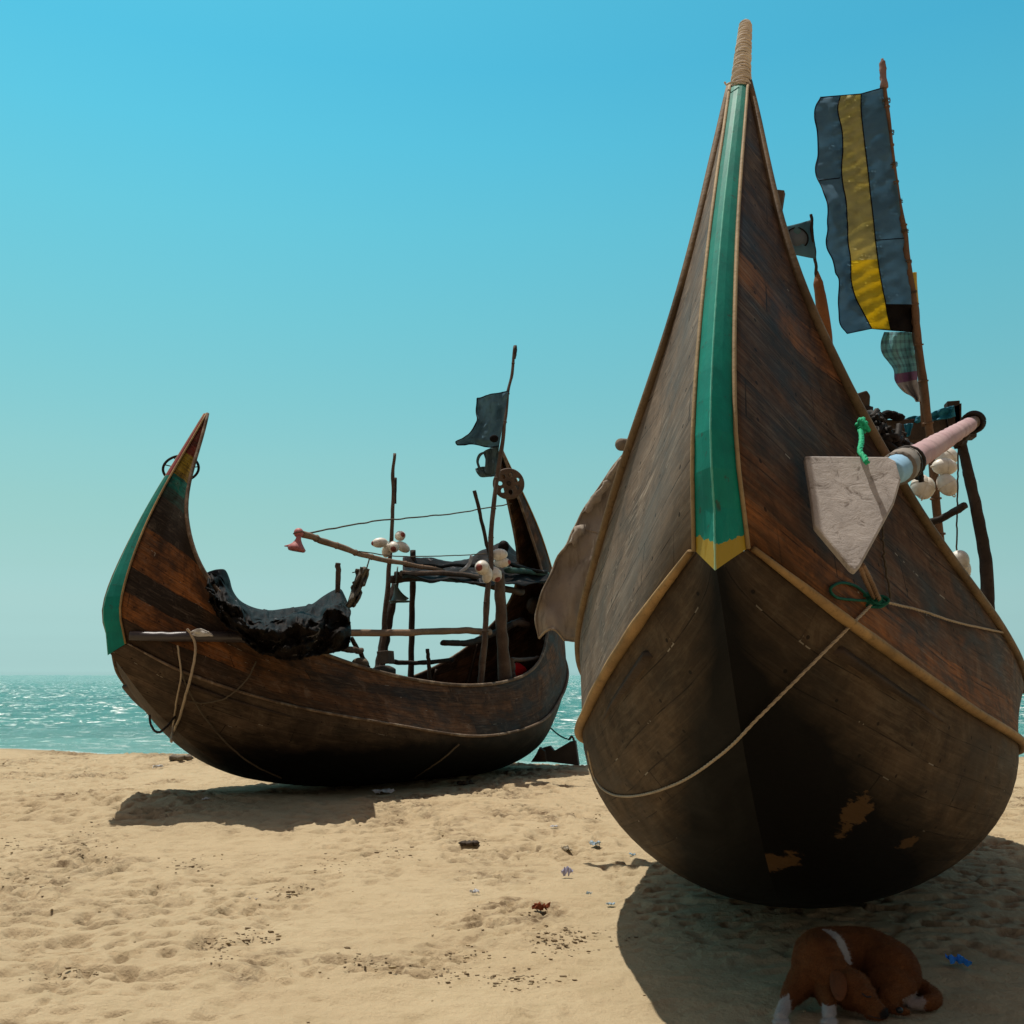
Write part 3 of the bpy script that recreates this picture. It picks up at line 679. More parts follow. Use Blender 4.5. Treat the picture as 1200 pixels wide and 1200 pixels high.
disc = MB(); disc.add([cc+np.array([0, -.026, 0])]+[cc+np.array([0, -.026, 0])+math.cos(x)*R1*.86*ex+math.sin(x)*R1*.8*ez for x in a[:-1]], [(0, i+1, (i+1) % 39+1) for i in range(39)]); obj('pale_disc', disc, cloth('lilac_cloth', (.17, .2, .24), trans=.3), r_, solid=.002)

# big striped flag on its bamboo pole
DF = 7.2
r_ = thing('striped_flag', at(1105, 640, 7.9), 'tall blue flag with a yellow stripe down its middle, on bamboo pole', 'flag', 'flags flying from the two boats')
Pp = [at(1036, 96, DF), at(1048, 200, DF+.05), at(1063, 300, DF+.15), at(1076, 400, DF+.3), at(1088, 500, DF+.45), at(1104, 650, DF+.7)]
b = MB(); Q = jit(line(Pp, 14), .008, 4); rr = np.linspace(.016, .036, len(Q)); b.tube(Q, rr, 10, wob=.1); knots(b, Q, rr, .32, amt=1.3); obj('flag_pole', b, m_bam, r_)
b = MB(); b.tube(line([at(1036, 103, DF), at(1035, 85, DF), at(1034, 69, DF)], 8), [.03]*3+[.026]*8+[.022]*4+[.012]*2, 9, wob=.35, seed=9); obj('pole_top_rag', b, cloth('rag', (.3, .2, .18), (.14, .08, .07), trans=0), r_)
LE = [(962, 114), (956, 130), (958, 170), (959, 205), (966, 228), (969, 262), (972, 292), (978, 318), (984, 328), (983, 352), (983, 378), (992, 391)]
B1_ = [(985, 112), (982, 128), (987, 160), (987, 207), (990, 230), (992, 253), (995, 290), (997, 318), (998, 332), (1003, 350), (1012, 368), (1021, 385)]
B2_ = [(1009, 110), (1009, 130), (1012, 160), (1017, 200), (1020, 230), (1023, 255), (1027, 292), (1030, 315), (1034, 338), (1037, 352), (1040, 370), (1044, 387)]
RE = [(1034, 103), (1037, 125), (1042, 160), (1048, 200), (1053, 230), (1056, 255), (1061, 292), (1064, 315), (1067, 338), (1068, 352), (1069, 370), (1070, 389)]
cols = [resample(cr(x, 8), 90) for x in (LE, B1_, B2_, RE)]
full = []; mi_c = []
for s_ in range(3):
    for k in range(10):
        full.append(cols[s_]*(1-k/10)+cols[s_+1]*(k/10)); mi_c.append(s_)
full.append(cols[3]); n_ = len(full); G_ = []
for i in range(n_):
    a_ = 1-i/(n_-1); row = []
    for j in range(90):
        q = j/89; D = DF+.05*q*q*6+a_*.20*math.sin(5.2*q+1.9*a_)+.075*a_*math.sin(15*q+4*a_)+.035*fbm(i*.12, q*14, 0, 3, 2)+.018*math.sin(q*120+i*.6)*(1 if 8 < i < 22 else .35)
        u, v = full[i][j]; u -= a_**3*3.5*vnoise(q*13, 2.2, 0, 4); row.append(at(u, v, D))
    G_.append(row)
G_ = np.array(G_); b = MB(); F_mi = []
for i in range(n_-1):
    for j in range(89):
        m_i = {0: 0, 1: 1, 2: 0}[mi_c[i]]
        if mi_c[i] == 1 and j < 62: m_i = 3
        if mi_c[i] == 2 and j > 78: m_i = 2
        F_mi.append(m_i)
b.grid(G_, mi=F_mi); o = obj('flag_cloth', b, [m_blue, m_yel, m_blk, m_yel2], r_, solid=.003)
def seam_on(i, j0, j1, nm='seam'):
    b_.tube(np.array([G_[i, j]+np.array([0, -.004, 0]) for j in range(j0, j1)]), .0045, 5)
b_ = MB(); seam_on(10, 0, 90); seam_on(20, 0, 90); seam_on(0, 0, 90); b_.tube(G_[:, -1], .004, 5); b_.tube(G_[:, 0], .004, 5)
b_.tube(G_[:10, 31]+np.array([0, -.004, 0]), .0035, 5); b_.tube(G_[20:, 55]+np.array([0, -.004, 0]), .0035, 5); obj('hem', b_, m_blk, r_)
for v_ in (120, 165, 205, 245, 285, 330, 368):
    b = MB(); k = int(len(Q)*(v_-96)/(650-96)); p = Q[k]; T = Q[k+1]-Q[k]; R = fl_R(T); a = np.linspace(0, 12, 24)
    b.tube(p+np.outer(np.cos(a)*.03, R[:, 0])+np.outer(np.sin(a)*.03, R[:, 1])+np.outer(np.linspace(-.01, .01, 24), R[:, 2]), .004, 5); obj('lashing', b, m_rope_d, r_)

# second pole lashed against the flag pole, and the checked cloth tied under the flag
r_ = thing('spare_pole', at(1084, 470, 7.75), 'short pole with a yellow painted top lashed to the flag pole', 'pole')
b = pole_mb([at(1069, 322, 7.42), at(1073, 380, 7.5), at(1079, 440, 7.6), at(1085, 500, 7.7)], .03, seed=12); obj('shaft', b, m_bam, r_)
b = MB(); b.tube(line([at(1068, 320, 7.41), at(1071, 357, 7.46)], 6), .037, 10, wob=.1); obj('painted_top', b, paint('yellow_paint', (.5, .33, .02)), r_)
def check_mat():
    t = NT('checked_cloth'); x, y, z = t.sep(t.uvc())
    a = t.m('LESS_THAN', t.m('FRACT', t.m('MULTIPLY', x, 7.0)), .38); b2 = t.m('LESS_THAN', t.m('FRACT', t.m('MULTIPLY', y, 9.0)), .38)
    c = t.mix(t.m('MULTIPLY', t.m('ADD', a, b2), .42), (.20, .48, .50), (.09, .18, .22))
    low = t.m('GREATER_THAN', y, .56); c = t.mix(low, c, (.24, .12, .22)); c = t.mix(t.m('GREATER_THAN', y, .68), c, (.42, .38, .36))
    c = t.mix(t.m('MULTIPLY', t.ramp(t.noise(t.uvc(), 5, 5), [(.4, 0.0), (.7, 1.0)]), .5), c, (.12, .11, .12))
    t.done(c, .9, .1); tr = t.n('ShaderNodeBsdfTranslucent'); t.put(tr.inputs[0], c); mx = t.n('ShaderNodeMixShader'); mx.inputs[0].default_value = .35
    t.l(t.b.outputs[0], mx.inputs[1]); t.l(tr.outputs[0], mx.inputs[2]); t.l(mx.outputs[0], t.out.inputs[0]); return t.mat
Lc_ = [(1036, 389), (1032, 402), (1034, 415), (1047, 432), (1049, 446), (1058, 458), (1070, 466), (1073, 471)]
Rc_ = [(1068, 389), (1070, 402), (1072, 415), (1074, 432), (1075, 446), (1077, 458), (1078, 466), (1078, 471)]
Lr = resample(cr(Lc_, 6), 40); Rr = resample(cr(Rc_, 6), 40); G_ = []; uv_ = []
for j in range(40):
    row = []; ur = []
    for i in range(19):
        k = i/18; u, v = Lr[j]*(1-k)+Rr[j]*k; row.append(at(u, v, DF+.3+.05*math.sin(k*9+j*.12)*(1-k*.5)+.02*fbm(k*5, j*.2, 0, 3, 9))); ur.append((k, j/39))
    G_.append(row); uv_.append(ur)
b = MB(); b.grid(np.array(G_), uv=np.array(uv_)); single('checked_cloth', b, check_mat(), 'torn turquoise checked cloth hanging below the striped flag', 'cloth', solid=.003, world=True)

# stern gallows seen over the starboard rail: beam, posts, blue tarpaulin
b = MB(); pts = [at(1000, 493, 8.3), at(1145, 488, 8.6), at(1145, 512, 8.6), at(1000, 520, 8.3)]; b.prism(pts, np.array([.02, .14, 0])); obj('gallows_beam', b, m_dark, boat2, smooth=False, bevel=.008)
b = MB(); pts = [at(1013, 520, 8.5), at(1092, 515, 8.7), at(1092, 532, 8.7), at(1013, 538, 8.5)]; b.prism(pts, np.array([.02, .1, 0])); obj('lower_beam', b, m_dark, boat2, smooth=False, bevel=.008)
for (u0, v0, u1, v1, u2, v2, u3, v3) in ((1110, 470, 1125, 469, 1127, 520, 1112, 520), (1118, 476, 1127, 472, 1127, 500, 1119, 500)):
    b = MB(); b.prism([at(u0, v0, 8.5), at(u1, v1, 8.5), at(u2, v2, 8.5), at(u3, v3, 8.5)], np.array([.02, .12, 0])); obj('beam_post', b, m_dark, boat2, smooth=False, bevel=.006)
b = MB(); b.prism([at(1000, 462, 8.0), at(1016, 457, 8.0), at(1020, 463, 8.0), at(1019, 484, 8.0), at(998, 484, 8.0)], np.array([.03, .14, 0])); obj('samson_post', b, m_pole, boat2, smooth=False, bevel=.012)
b = MB(); b.tube(line([at(1009, 478, 8.07), at(1011, 560, 8.1)], 6), .09, 12, wob=.1); obj('samson_post', b, m_dark, boat2)
b = MB(); b.ball(at(989, 456, 7.9), (.07, .07, .06), n=16, m=10); b.tube([at(989, 458, 7.9), at(991, 474, 7.9)], .05, 12); single('round_buoy', b, paint('grey_buoy', (.16, .15, .14), (.24, .22, .2)), 'small grey rounded float behind the near boat\'s right rail, beside the square post', 'float')
G_ = sheet_mb([(1055, 492), (1070, 488), (1085, 486), (1100, 480), (1118, 475)], [(1056, 500), (1072, 497), (1086, 494), (1100, 492), (1120, 488)], 8.45, 40, 10, .03, (6, 3), 5)
b = MB(); b.grid(G_); G2 = sheet_mb([(1060, 497), (1066, 496), (1070, 496)], [(1061, 510), (1064, 512), (1067, 508)], 8.25, 8, 10, .01, (2, 2), 5); b.grid(G2)
single('blue_tarpaulin', b, cloth('blue_tarp', (.012, .12, .19), (.02, .17, .25), rough=.5, trans=.1), 'blue tarpaulin folded over the dark beam beside the flag pole', 'tarpaulin', solid=.006)
b = MB()
for i in range(5):
    c_ = at(1028+i*6, 487+2*math.sin(i*2), 8.35)
    b.grid(np.array([[c_+.05*np.array([math.sin(a)*math.cos(q)*(1+.4*vnoise(a*3, q*3, i)), math.sin(a)*math.sin(q), math.cos(a)*.7]) for a in np.linspace(0, 3.14, 9)] for q in np.linspace(0, 6.28, 13)]))
single('rag_bundle', b, m_blk, 'small dark rags lying on the beam to the right of the square post', 'rag')

# curved crutch that carries the pole, and the hooked stick
Q = line([at(1126, 516, 7.1), at(1136, 560, 7.08), at(1147, 610, 7.06), at(1155, 660, 7.04), at(1158, 725, 7.0)], 12)
b = MB(); b.tube(Q, np.linspace(.035, .048, len(Q)), 10, wob=.15, sq=.8, seed=5); obj('pole_crutch', b, m_dark, boat2)
b = MB(); b.tube(line([at(1126, 520, 7.1), at(1122, 512, 7.02), at(1131, 507, 7.0), at(1140, 500, 7.0)], 8), .045, 9, wob=.4); obj('crutch_fork', b, m_dark, boat2)
Q = line([at(1078, 615, 7.3), at(1100, 609, 7.2), at(1118, 600, 7.1), at(1131, 592, 7.0)], 10)
b = MB(); b.tube(Q, .026, 8, wob=.2); single('wooden_hook', b, m_dark, 'short dark curved stick poking out behind the flag pole', 'stick')

# anchor-shaped oar: pale blade outside the planking, pink wrapped shaft running back over the rail
gp = hull_hit(B2, 1000, 610); DB = gp[1]-.42
r_ = thing('steering_oar', at(1005, 668, DB), 'large oar lashed over the rail, grey pointed blade and pink wrapped shaft', 'oar')
blade = [(943, 534), (1040, 535), (1050, 540), (1056, 562), (1048, 590), (1010, 660), (1003, 668), (997, 664), (955, 616), (951, 585)]
bp = []
for u, v in blade: bp.append(at(u, v, DB+(v-534)/134*-.26+.10))
bp = np.array(bp); nrm = np.cross(bp[1]-bp[0], bp[8]-bp[0]); nrm /= np.linalg.norm(nrm); nrm = nrm*np.sign(nrm[1])
# flatten to one plane
c0 = bp.mean(0); bp = bp-np.outer((bp-c0)@nrm, nrm)
b = MB(); b.prism(bp, nrm*.035)
mt = NT('bleached_board'); oo = mt.obj(); n1 = mt.noise(oo, 5, 6, .65); n2 = mt.noise(mt.scalev(oo, (3, 3, 4)), 4, 7, .72, .9)
cc_ = mt.mix(mt.ramp(n1, [(.35, 0.0), (.65, 1.0)]), (.46, .42, .39), (.30, .27, .25)); cc_ = mt.mix(mt.ramp(n2, [(.33, .75), (.45, 0.0)]), cc_, (.10, .075, .06)); cc_ = mt.mix(mt.ramp(n2, [(.6, 0.0), (.75, .5)]), cc_, (.5, .45, .4))
m_board = mt.done(cc_, .85, .15, mt.bump(mt.m('ADD', n1, n2), .6, .01)); obj('blade', b, m_board, r_, smooth=False, bevel=.008)
s0 = at(1044, 554, DB+.22); s1 = at(1142, 494, 7.0); S_ = lambda k: s0*(1-k)+s1*k
b = MB(); b.tube(line([S_(0), S_(1)], 30), np.linspace(.052, .043, 31), 16, wob=.05); obj('shaft', b, m_tanpole, r_)
b = MB(); Q = line([S_(.14), S_(.90)], 60); b.tube(Q, np.linspace(.060, .049, 61)*(1+.02*np.sin(np.arange(61)*1.3)), 16, wob=.04); obj('pink_binding', b, m_pink, r_)
b = MB(); b.tube(line([S_(-.01), S_(.07)], 8), np.linspace(.052, .066, 9), 16); obj('blue_binding', b, m_paleblue, r_)
b = MB(); b.tube(line([S_(.05), S_(.11)], 8), .074, 16, wob=.05); obj('collar', b, timber('collar_wood', (.3, .26, .22), (.2, .17, .14)), r_)
for k0 in (.10, .13, .955, .985):
    b = MB()
    Q = line([S_(k0), S_(k0+.01)], 2); R = fl_R(s1-s0); a = np.linspace(0, 9, 26); b.tube(S_(k0)+np.outer(np.cos(a)*.066, R[:, 0])+np.outer(np.sin(a)*.066, R[:, 1])+np.outer(np.linspace(-.012, .012, 26), R[:, 2]), .012, 6); obj('rope_binding', b, m_rope_b, r_)
b = MB(); a = np.linspace(0, 6.283, 25); R = fl_R(s1-s0); Q = S_(1.0)+np.outer(np.cos(a)*.052, R[:, 0])+np.outer(np.sin(a)*.052, R[:, 1]); b.tube(Q, .018, 8, caps=False); b.tube(S_(.99)+np.outer(np.cos(a)*.06, R[:, 0])+np.outer(np.sin(a)*.06, R[:, 1]), .02, 8, caps=False); obj('end_ring', b, m_dark, r_)

# black rope heap between the rail and the oar, green rope, teal knot and mooring lines
b = MB(); random.seed(3)
for k in range(26):
    P = []; u0 = random.uniform(1014, 1056); v0 = 500+(u0-1014)*.62+random.uniform(-8, 10)
    for j in range(5): P.append(at(u0+random.uniform(-13, 13)+j*1.5, v0+random.uniform(-13, 13), gp[1]+.9+random.uniform(-.15, .15)))
    b.tube(line(P, 8), random.uniform(.010, .02), 6)
P = [at(1006, 488, 6.3), at(1022, 484, 6.1), at(1036, 500, 5.9), at(1050, 530, 5.6), at(1072, 556, 5.2), at(1080, 560, 5.15)]
b.tube(line(P, 10), .018, 7); b.tube(line([at(1042, 520, 5.7), at(1058, 540, 5.2), at(1076, 545, 5.1), at(1080, 565, 5.1)], 10), .014, 7)
single('rope_heap', b, m_rope_b, 'tangled heap of black rope lashed where the oar crosses the rail', 'rope')
b = rope_mb([at(1008, 503, DB+.55), at(1010, 515, DB+.3), at(1008, 528, DB+.1), at(1013, 536, DB+.02), at(1016, 542, DB-.03)], .011, 2, wig=.003)
for k in range(7): b.tube(line([at(1010+random.uniform(-6, 8), 492+random.uniform(-2, 14), DB+.55+random.uniform(-.04, .04)) for _ in range(4)], 6), .011, 6)
single('green_rope', b, m_rope_g, 'bright green rope knotted above the pale oar blade', 'rope')
kn = hull_hit(B2, 1026, 704, .07)
b = MB()
for k in range(16):
    c_ = at(1026+random.uniform(-9, 9), 704+random.uniform(-3, 3), kn[1]); R = fl_R((random.uniform(-.5, .5), -1, random.uniform(-.6, .6))); a = np.linspace(0, 6.5, 16); rr = random.uniform(.015, .03)
    b.tube(c_+np.outer(np.cos(a)*rr*1.4, R[:, 0])+np.outer(np.sin(a)*rr*.8, R[:, 1]), .006, 6)
b.tube(drape(B2, [(1016, 704), (1000, 703), (980, 700), (973, 690), (985, 683), (1003, 687), (1018, 699)], .02, 40), .006, 6)
single('teal_rope_knot', b, m_rope_t, 'dark teal rope knot with a loose loop under the oar blade', 'rope')
b = rope_mb([at(1008, 664, DB-.03), at(1016, 684, (DB+kn[1])/2), at(1024, 700, kn[1]-.02)], .010, 5, wig=.001); b2 = rope_mb([at(1011, 662, DB-.03), at(1021, 682, (DB+kn[1])/2), at(1030, 702, kn[1]-.02)], .010, 6, wig=.001)
b.add(b2.v, b2.f); single('blade_lanyard', b, m_tanpole, 'short doubled brown cord from the oar blade tip down to the teal knot', 'rope')
def on_hull(pts, off=.03): return [hull_hit(B2, u, v, off) for u, v in pts]
lft = [(1022, 708), (985, 745), (940, 790), (890, 840), (850, 880), (800, 915), (750, 932), (715, 930), (697, 912), (689, 880)]
b = rope_mb(drape(B2, lft, .03, 30), .0065, 8, wig=.001); single('mooring_rope', b, m_rope, 'pale rope sagging across the near boat\'s dark bow below the rub rail', 'rope', 'pale ropes on the near boat')
P = drape(B2, [(1040, 706), (1080, 716), (1120, 729), (1178, 742)], .06, 16)
b = rope_mb(P, .0062, 9, wig=.001); single('mooring_rope', b, m_rope, 'pale rope running right from the teal knot over the rail', 'rope', 'pale ropes on the near boat')
b = rope_mb(drape(B2, [(1034, 600), (1036, 650), (1044, 702)], .03, 14), .005, 9, twist=False); single('hanging_rope', b, m_rope_d, 'thin dark cord hanging beside the oar blade down to the knot', 'rope')

# white floats
grp = 'white floats bunched on the flag pole'
for u, v, ru, rv, d, lb in ((1109, 540, 14, 12, (.6, .2, .5), 'uppermost white float of the bunch on the flag pole'),
    (1107, 547, 15, 10, (1, .1, .0), 'second white float from the top, lying flat against the flag pole'),
    (1079, 569, 11, 14, (.2, .3, 1), 'left white float of the bunch on the flag pole'),
    (1084, 572, 11, 14, (.4, .2, 1), 'white float half hidden behind the left one on the flag pole'),
    (1110, 568, 11, 14, (-.5, .1, 1), 'lowest right white float of the bunch on the flag pole')):
    D = 7.55 if u > 1100 else 7.62; s_ = D/1200*(1.03)
    net_float(at(u, v if v != 540 else 537, D+.1*(v == 540)), min(ru, rv)*s_, max(ru, rv)*s_, d, lb, grp, red=False)
for v, lb in ((659, 'upper white float of the pair hanging on a thin line'), (669, 'lower white float of the pair hanging on a thin line')):
    net_float(at(1123+(v-659)*.2, v, 7.2+(v-659)*.008), 12*7.2/1200, 15*7.2/1200, (.3, -.5, 1), lb, 'white floats hanging on a line by the crutch', red=False)
b = rope_mb([at(1123, 520, 7.15), at(1122, 580, 7.2), at(1121, 648, 7.2)], .006, 3, twist=False); single('float_line', b, m_rope_d, 'thin line from the oar end down to the hanging pair of floats', 'rope')

# left side: worn canvas hung outboard on a pole end
LT = [(738, 524), (722, 543), (706, 566), (694, 583), (682, 601), (672, 622), (664, 640), (654, 652), (646, 672), (636, 692), (630, 712)]
RT = [(752, 524), (746, 560), (738, 600), (730, 640), (722, 680), (716, 700), (710, 720), (706, 735), (700, 748), (690, 752), (684, 750)]
RT = [(760, 530), (752, 560), (744, 590), (737, 620), (730, 650), (722, 680), (716, 700), (712, 720), (708, 735), (702, 745), (698, 752)]
low_l = [(630, 712), (629, 730), (632, 747), (640, 750)]; 
Lr = resample(cr(LT+[(628, 728), (632, 748)], 6), 46); Rr = resample(cr(RT+[(696, 754), (690, 752)], 6), 46)
G_ = []
for j in range(46):
    row = []
    for i in range(25):
        k = i/24; u, v = Lr[j]*(1-k)+Rr[j]*k
        if j > 36: v -= 12*math.sin(min(1, k/.5)*math.pi)*((j-36)/9)*(k < .5)
        row.append(at(u, v, 9.0+.25*k+.10*math.sin(k*5+j*.06)+.05*fbm(k*4, j*.14, 0, 3, 5)))
    G_.append(row)
mt = NT('worn_canvas'); oo = mt.obj(); n1 = mt.noise(oo, 2.2, 6, .6); n2 = mt.noise(mt.scalev(oo, (5, 5, 1)), 2, 6, .65); n3 = mt.noise(oo, 7, 5, .7)
cc_ = mt.mix(mt.ramp(n1, [(.35, 0.0), (.65, 1.0)]), (.20, .16, .125), (.29, .24, .19)); cc_ = mt.mix(mt.ramp(n2, [(.3, .7), (.5, 0.0)]), cc_, (.07, .05, .035)); cc_ = mt.mix(mt.ramp(n3, [(.6, 0.0), (.75, .5)]), cc_, (.32, .27, .22))
m_canvas = mt.done(cc_, .9, .1, mt.bump(mt.m('ADD', n1, n3), .5, .02))
r_ = thing('canvas_screen', at(640, 750, 9.2), 'worn brown canvas screen hung outside the near boat\'s left rail', 'canvas')
b = MB(); b.grid(np.array(G_)); obj('canvas', b, m_canvas, r_, solid=.01)
b = MB(); Gn = np.array(G_); b.tube(Gn[:, 0], .012, 6, wob=.4); b.tube(Gn[20, :]+np.array([0, -.012, 0]), .005, 5); b.tube(Gn[-1], .012, 6, wob=.4); obj('hem', b, timber('pale_hem', (.33, .27, .2), (.2, .15, .11)), r_)
random.seed(5)
for k in range(3):
    j = (3, 9, 20)[k]; b = MB(); nn = (6, 8, 4)[k]
    P_ = []
    for q in range(nn+1):
        c_ = Gn[j+q, 0]+np.array([0, -.02, 0]); wd = .05+.05*abs(vnoise(q*.9, k, 0, 3)); P_.append([c_+np.array([-.02*vnoise(q*1.3, k, 1), 0, 0]), c_+np.array([wd*.5, -.015, .015]), c_+np.array([wd, -.005, -.01-.03*vnoise(q, k, 2)])])
    b.grid(np.array(P_)); obj('patch', b, timber('pale_patch', (.36, .31, .25), (.25, .2, .16)), r_, solid=.006)
b = MB(); b.tube(line([at(727, 521, 8.6), at(790, 524, 9.3)], 4), .055, 14, wob=.04); obj('thwart_end', b, timber('sawn_end', (.24, .19, .14), (.17, .13, .10)), boat2)
b = MB(); b.prism([at(751, 472, 8.6), at(757, 470, 8.6), at(754, 500, 8.6), at(750, 500, 8.6)], np.array([.02, .06, 0])); obj('timber_head', b, m_pole, boat2, smooth=False)
# ------------------------------------------------------------------ the far boat's fittings
def q1(u, v, Yl): return onb(B1, u, v, Yl)
def pl(pts, Y): 
    Y = np.broadcast_to(Y, (len(pts),)); return [q1(u, v, y) for (u, v), y in zip(pts, Y)]
def bpart(name, pts, Y, r, mat, **k):
    return obj(name, pole_mb(pl(pts, Y), r, **k), mat, boat1)
# mast, flag pole and standing posts
r_ = thing('boat_mast', q1(447, 782, -.2), 'thin bare mast carrying the left bunch of floats on the far boat', 'mast')
obj('shaft', pole_mb(pl([(461.5, 531), (460, 600), (457, 660), (450, 740), (447, 784)], -.2), (.024, .042), seed=2, bend=.015, wob=.2), m_pole, r_)
b = MB(); b.tube(line(pl([(462.5, 560), (462.5, 590)], -.28), 6), .03, 8, wob=.3); obj('splice', b, m_dark, r_)
bpart('brace_post', [(466, 672), (460, 700), (452, 745), (444, 786)], -.5, (.06, .085), m_dark, seed=5, wob=.2)
bpart('canopy_post', [(484, 645), (483, 720), (481, 797)], -.6, .048, m_dark, seed=6)
bpart('canopy_post', [(585, 672), (588, 740), (592, 798)], 1.15, (.075, .10), m_pole, seed=7)
bpart('canopy_post', [(597, 772), (599, 797)], 1.0, .08, m_pole, seed=8)
bpart('canopy_beam', [(458, 679), (500, 677), (550, 680), (590, 690), (612, 694)], [.1, .2, .4, .6, .6], .055, m_dark, seed=9, wob=.2)
bpart('canopy_beam', [(470, 672), (520, 672), (560, 676)], .7, .04, m_pole, seed=10)
bpart('canopy_beam', [(594, 668), (620, 670), (642, 674)], [.7, .5, .3], .05, timber('green_beam', (.03, .10, .08), (.05, .06, .045)), seed=11)
bpart('side_pole', [(402, 742), (480, 741), (545, 739), (574, 741)], [1.0, 1.0, .9, .8], (.045, .05), m_tanpole, seed=12, wob=.1)
bpart('tiller', [(519, 753), (540, 754), (558, 751), (578, 742), (600, 732), (612, 727)], [.5, .4, .3, .2, .1, 0], (.045, .06), m_dark, seed=13, wob=.15)
bpart('cross_plank', [(455, 775), (490, 777), (530, 773)], 0, .035, m_dark, seed=14)
bpart('stanchion', [(501, 761), (504, 797)], .6, .028, m_dark, seed=15)
bpart('stanchion', [(396, 660), (396, 680), (395, 730)], .2, .035, m_pole, seed=16)
bpart('cross_plank', [(400, 760), (424, 763)], .9, .04, m_pole, seed=17)
bpart('brace_post', [(412, 748), (422, 765), (432, 782)], .7, .03, m_dark, seed=18)
bpart('cross_plank', [(598, 773), (618, 773), (631, 771)], [1.0, .9, .8], .035, m_pole, seed=19)
bpart('tail_plank', [(590, 738), (605, 730), (618, 733)], 0.1, .06, m_pole, seed=20)
# things lying in the boat by the rail
b = MB(); b.prism(pl([(441, 763), (455, 762), (456, 777), (443, 778)], .6), np.array([.05, .25, 0])); single('wooden_box', b, m_pole, 'small brown box hanging at the foot of the far boat\'s mast', 'box', smooth=False, bevel=.01)
b = MB(); b.prism(pl([(436, 782), (448, 779), (457, 783), (457, 791), (436, 790)], .9), np.array([.05, .3, 0])); single('engine_cover', b, m_dark, 'low dark lump behind the rail at the foot of the far boat\'s mast', 'engine cover', smooth=False, bevel=.02)
b = MB(); b.ball(q1(422, 777, .9), (.11, .09, .07)); single('sack', b, cloth('sack', (.2, .15, .1), trans=0), 'small brown sack behind the far boat\'s rail left of the mast', 'sack')
# people-less clutter in the stern: red cloth and pots
b = MB(); c_ = q1(606, 786, .5); G_ = [[c_+np.array([.13*math.sin(a)*math.cos(q)*(1+.4*vnoise(a*2, q*2, 1)), .1*math.sin(a)*math.sin(q), .11*math.cos(a)*(1+.3*vnoise(a*3, q*2, 4))]) for a in np.linspace(0, 3.14, 12)] for q in np.linspace(0, 6.283, 16)]
b.grid(np.array(G_)); single('red_cloth', b, cloth('red_cloth', (.5, .01, .012), trans=0, dirt=.2), 'bright red cloth heaped inside the far boat\'s stern', 'cloth')
b = MB(); b.ball(q1(626, 710, 0), (.14, .14, .16)); single('hanging_pot', b, m_dark, 'dark rounded pot against the inside of the far boat\'s stern', 'pot')

# canopy: rolled black tarpaulin over the stern gallows
T_ = pl([(472, 654), (500, 656), (530, 657), (560, 652), (580, 643), (592, 637), (600, 645), (615, 656), (630, 663), (643, 668)], -.75)
M_ = pl([(472, 668), (500, 668), (530, 670), (560, 670), (580, 664), (592, 660), (600, 664), (615, 670), (630, 673), (643, 674)], .1)
Bo = pl([(471, 675), (500, 677), (530, 680), (560, 684), (580, 686), (592, 686), (600, 686), (615, 684), (630, 682), (643, 678)], .95)
cur = [resample(cr(x, 6), 70) for x in (T_, M_, Bo)]; G_ = []
for i in range(70):
    row = cr([c_[i] for c_ in cur], 12); q = np.linspace(0, 1, len(row))
    dz = .055*fbm(i*.09, q*5, .2, 4, 7)+.03*np.sin(q*26+i*.04+1.5*vnoise(i*.08, q*3, 0, 3)); row = row+np.stack([0*dz, dz*.5, dz], 1); G_.append(row)
def tarp_mat():
    t = NT('black_tarpaulin'); o = t.obj(); n = t.noise(o, 7, 6, .65); c = t.mix(t.ramp(n, [(.35, 0.0), (.7, 1.0)]), (.007, .006, .005), (.016, .012, .010))
    n2 = t.noise(t.scalev(o, (1, 1, 2)), 3.2, 7, .7, .8); c = t.mix(t.ramp(n2, [(.62, 0.0), (.66, .8)]), c, (.20, .19, .19))  # pale streaks paint plastic crease highlights into the colour
    return t.done(c, .6, .05, t.bump(n2, .5, .03, t.bump(n, .4, .012)))
m_tarp = tarp_mat()
b = MB(); b.grid(np.array(G_))
for k, (v0, Y_) in enumerate(((662, .5),)):
    b.tube(jit(line(pl([(474, v0), (520, v0+2), (560, v0), (585, v0-4), (600, v0), (640, v0+9)], Y_), 12),   .03, k+3), .03, 8, wob=.4, seed=k)
b.ball(q1(590, 641, -.3), (.1, .1, .12), n=12, m=8)
single('canopy_tarpaulin', b, m_tarp, 'black tarpaulin rolled over the canopy beams of the far boat\'s stern', 'tarpaulin', solid=.01)
b = MB(); b.grid(sheet_mb([(551, 650), (548, 660), (541, 667), (537, 670)], [(554, 651), (552, 661), (546, 668), (538, 671)], q1(547, 660, 1.0)[1], 10, 4, .01)); single('white_rag', b, cloth('white_rag', (.5, .52, .55), trans=.3), 'thin white rag caught on the black stern tarpaulin', 'rag', solid=.003)

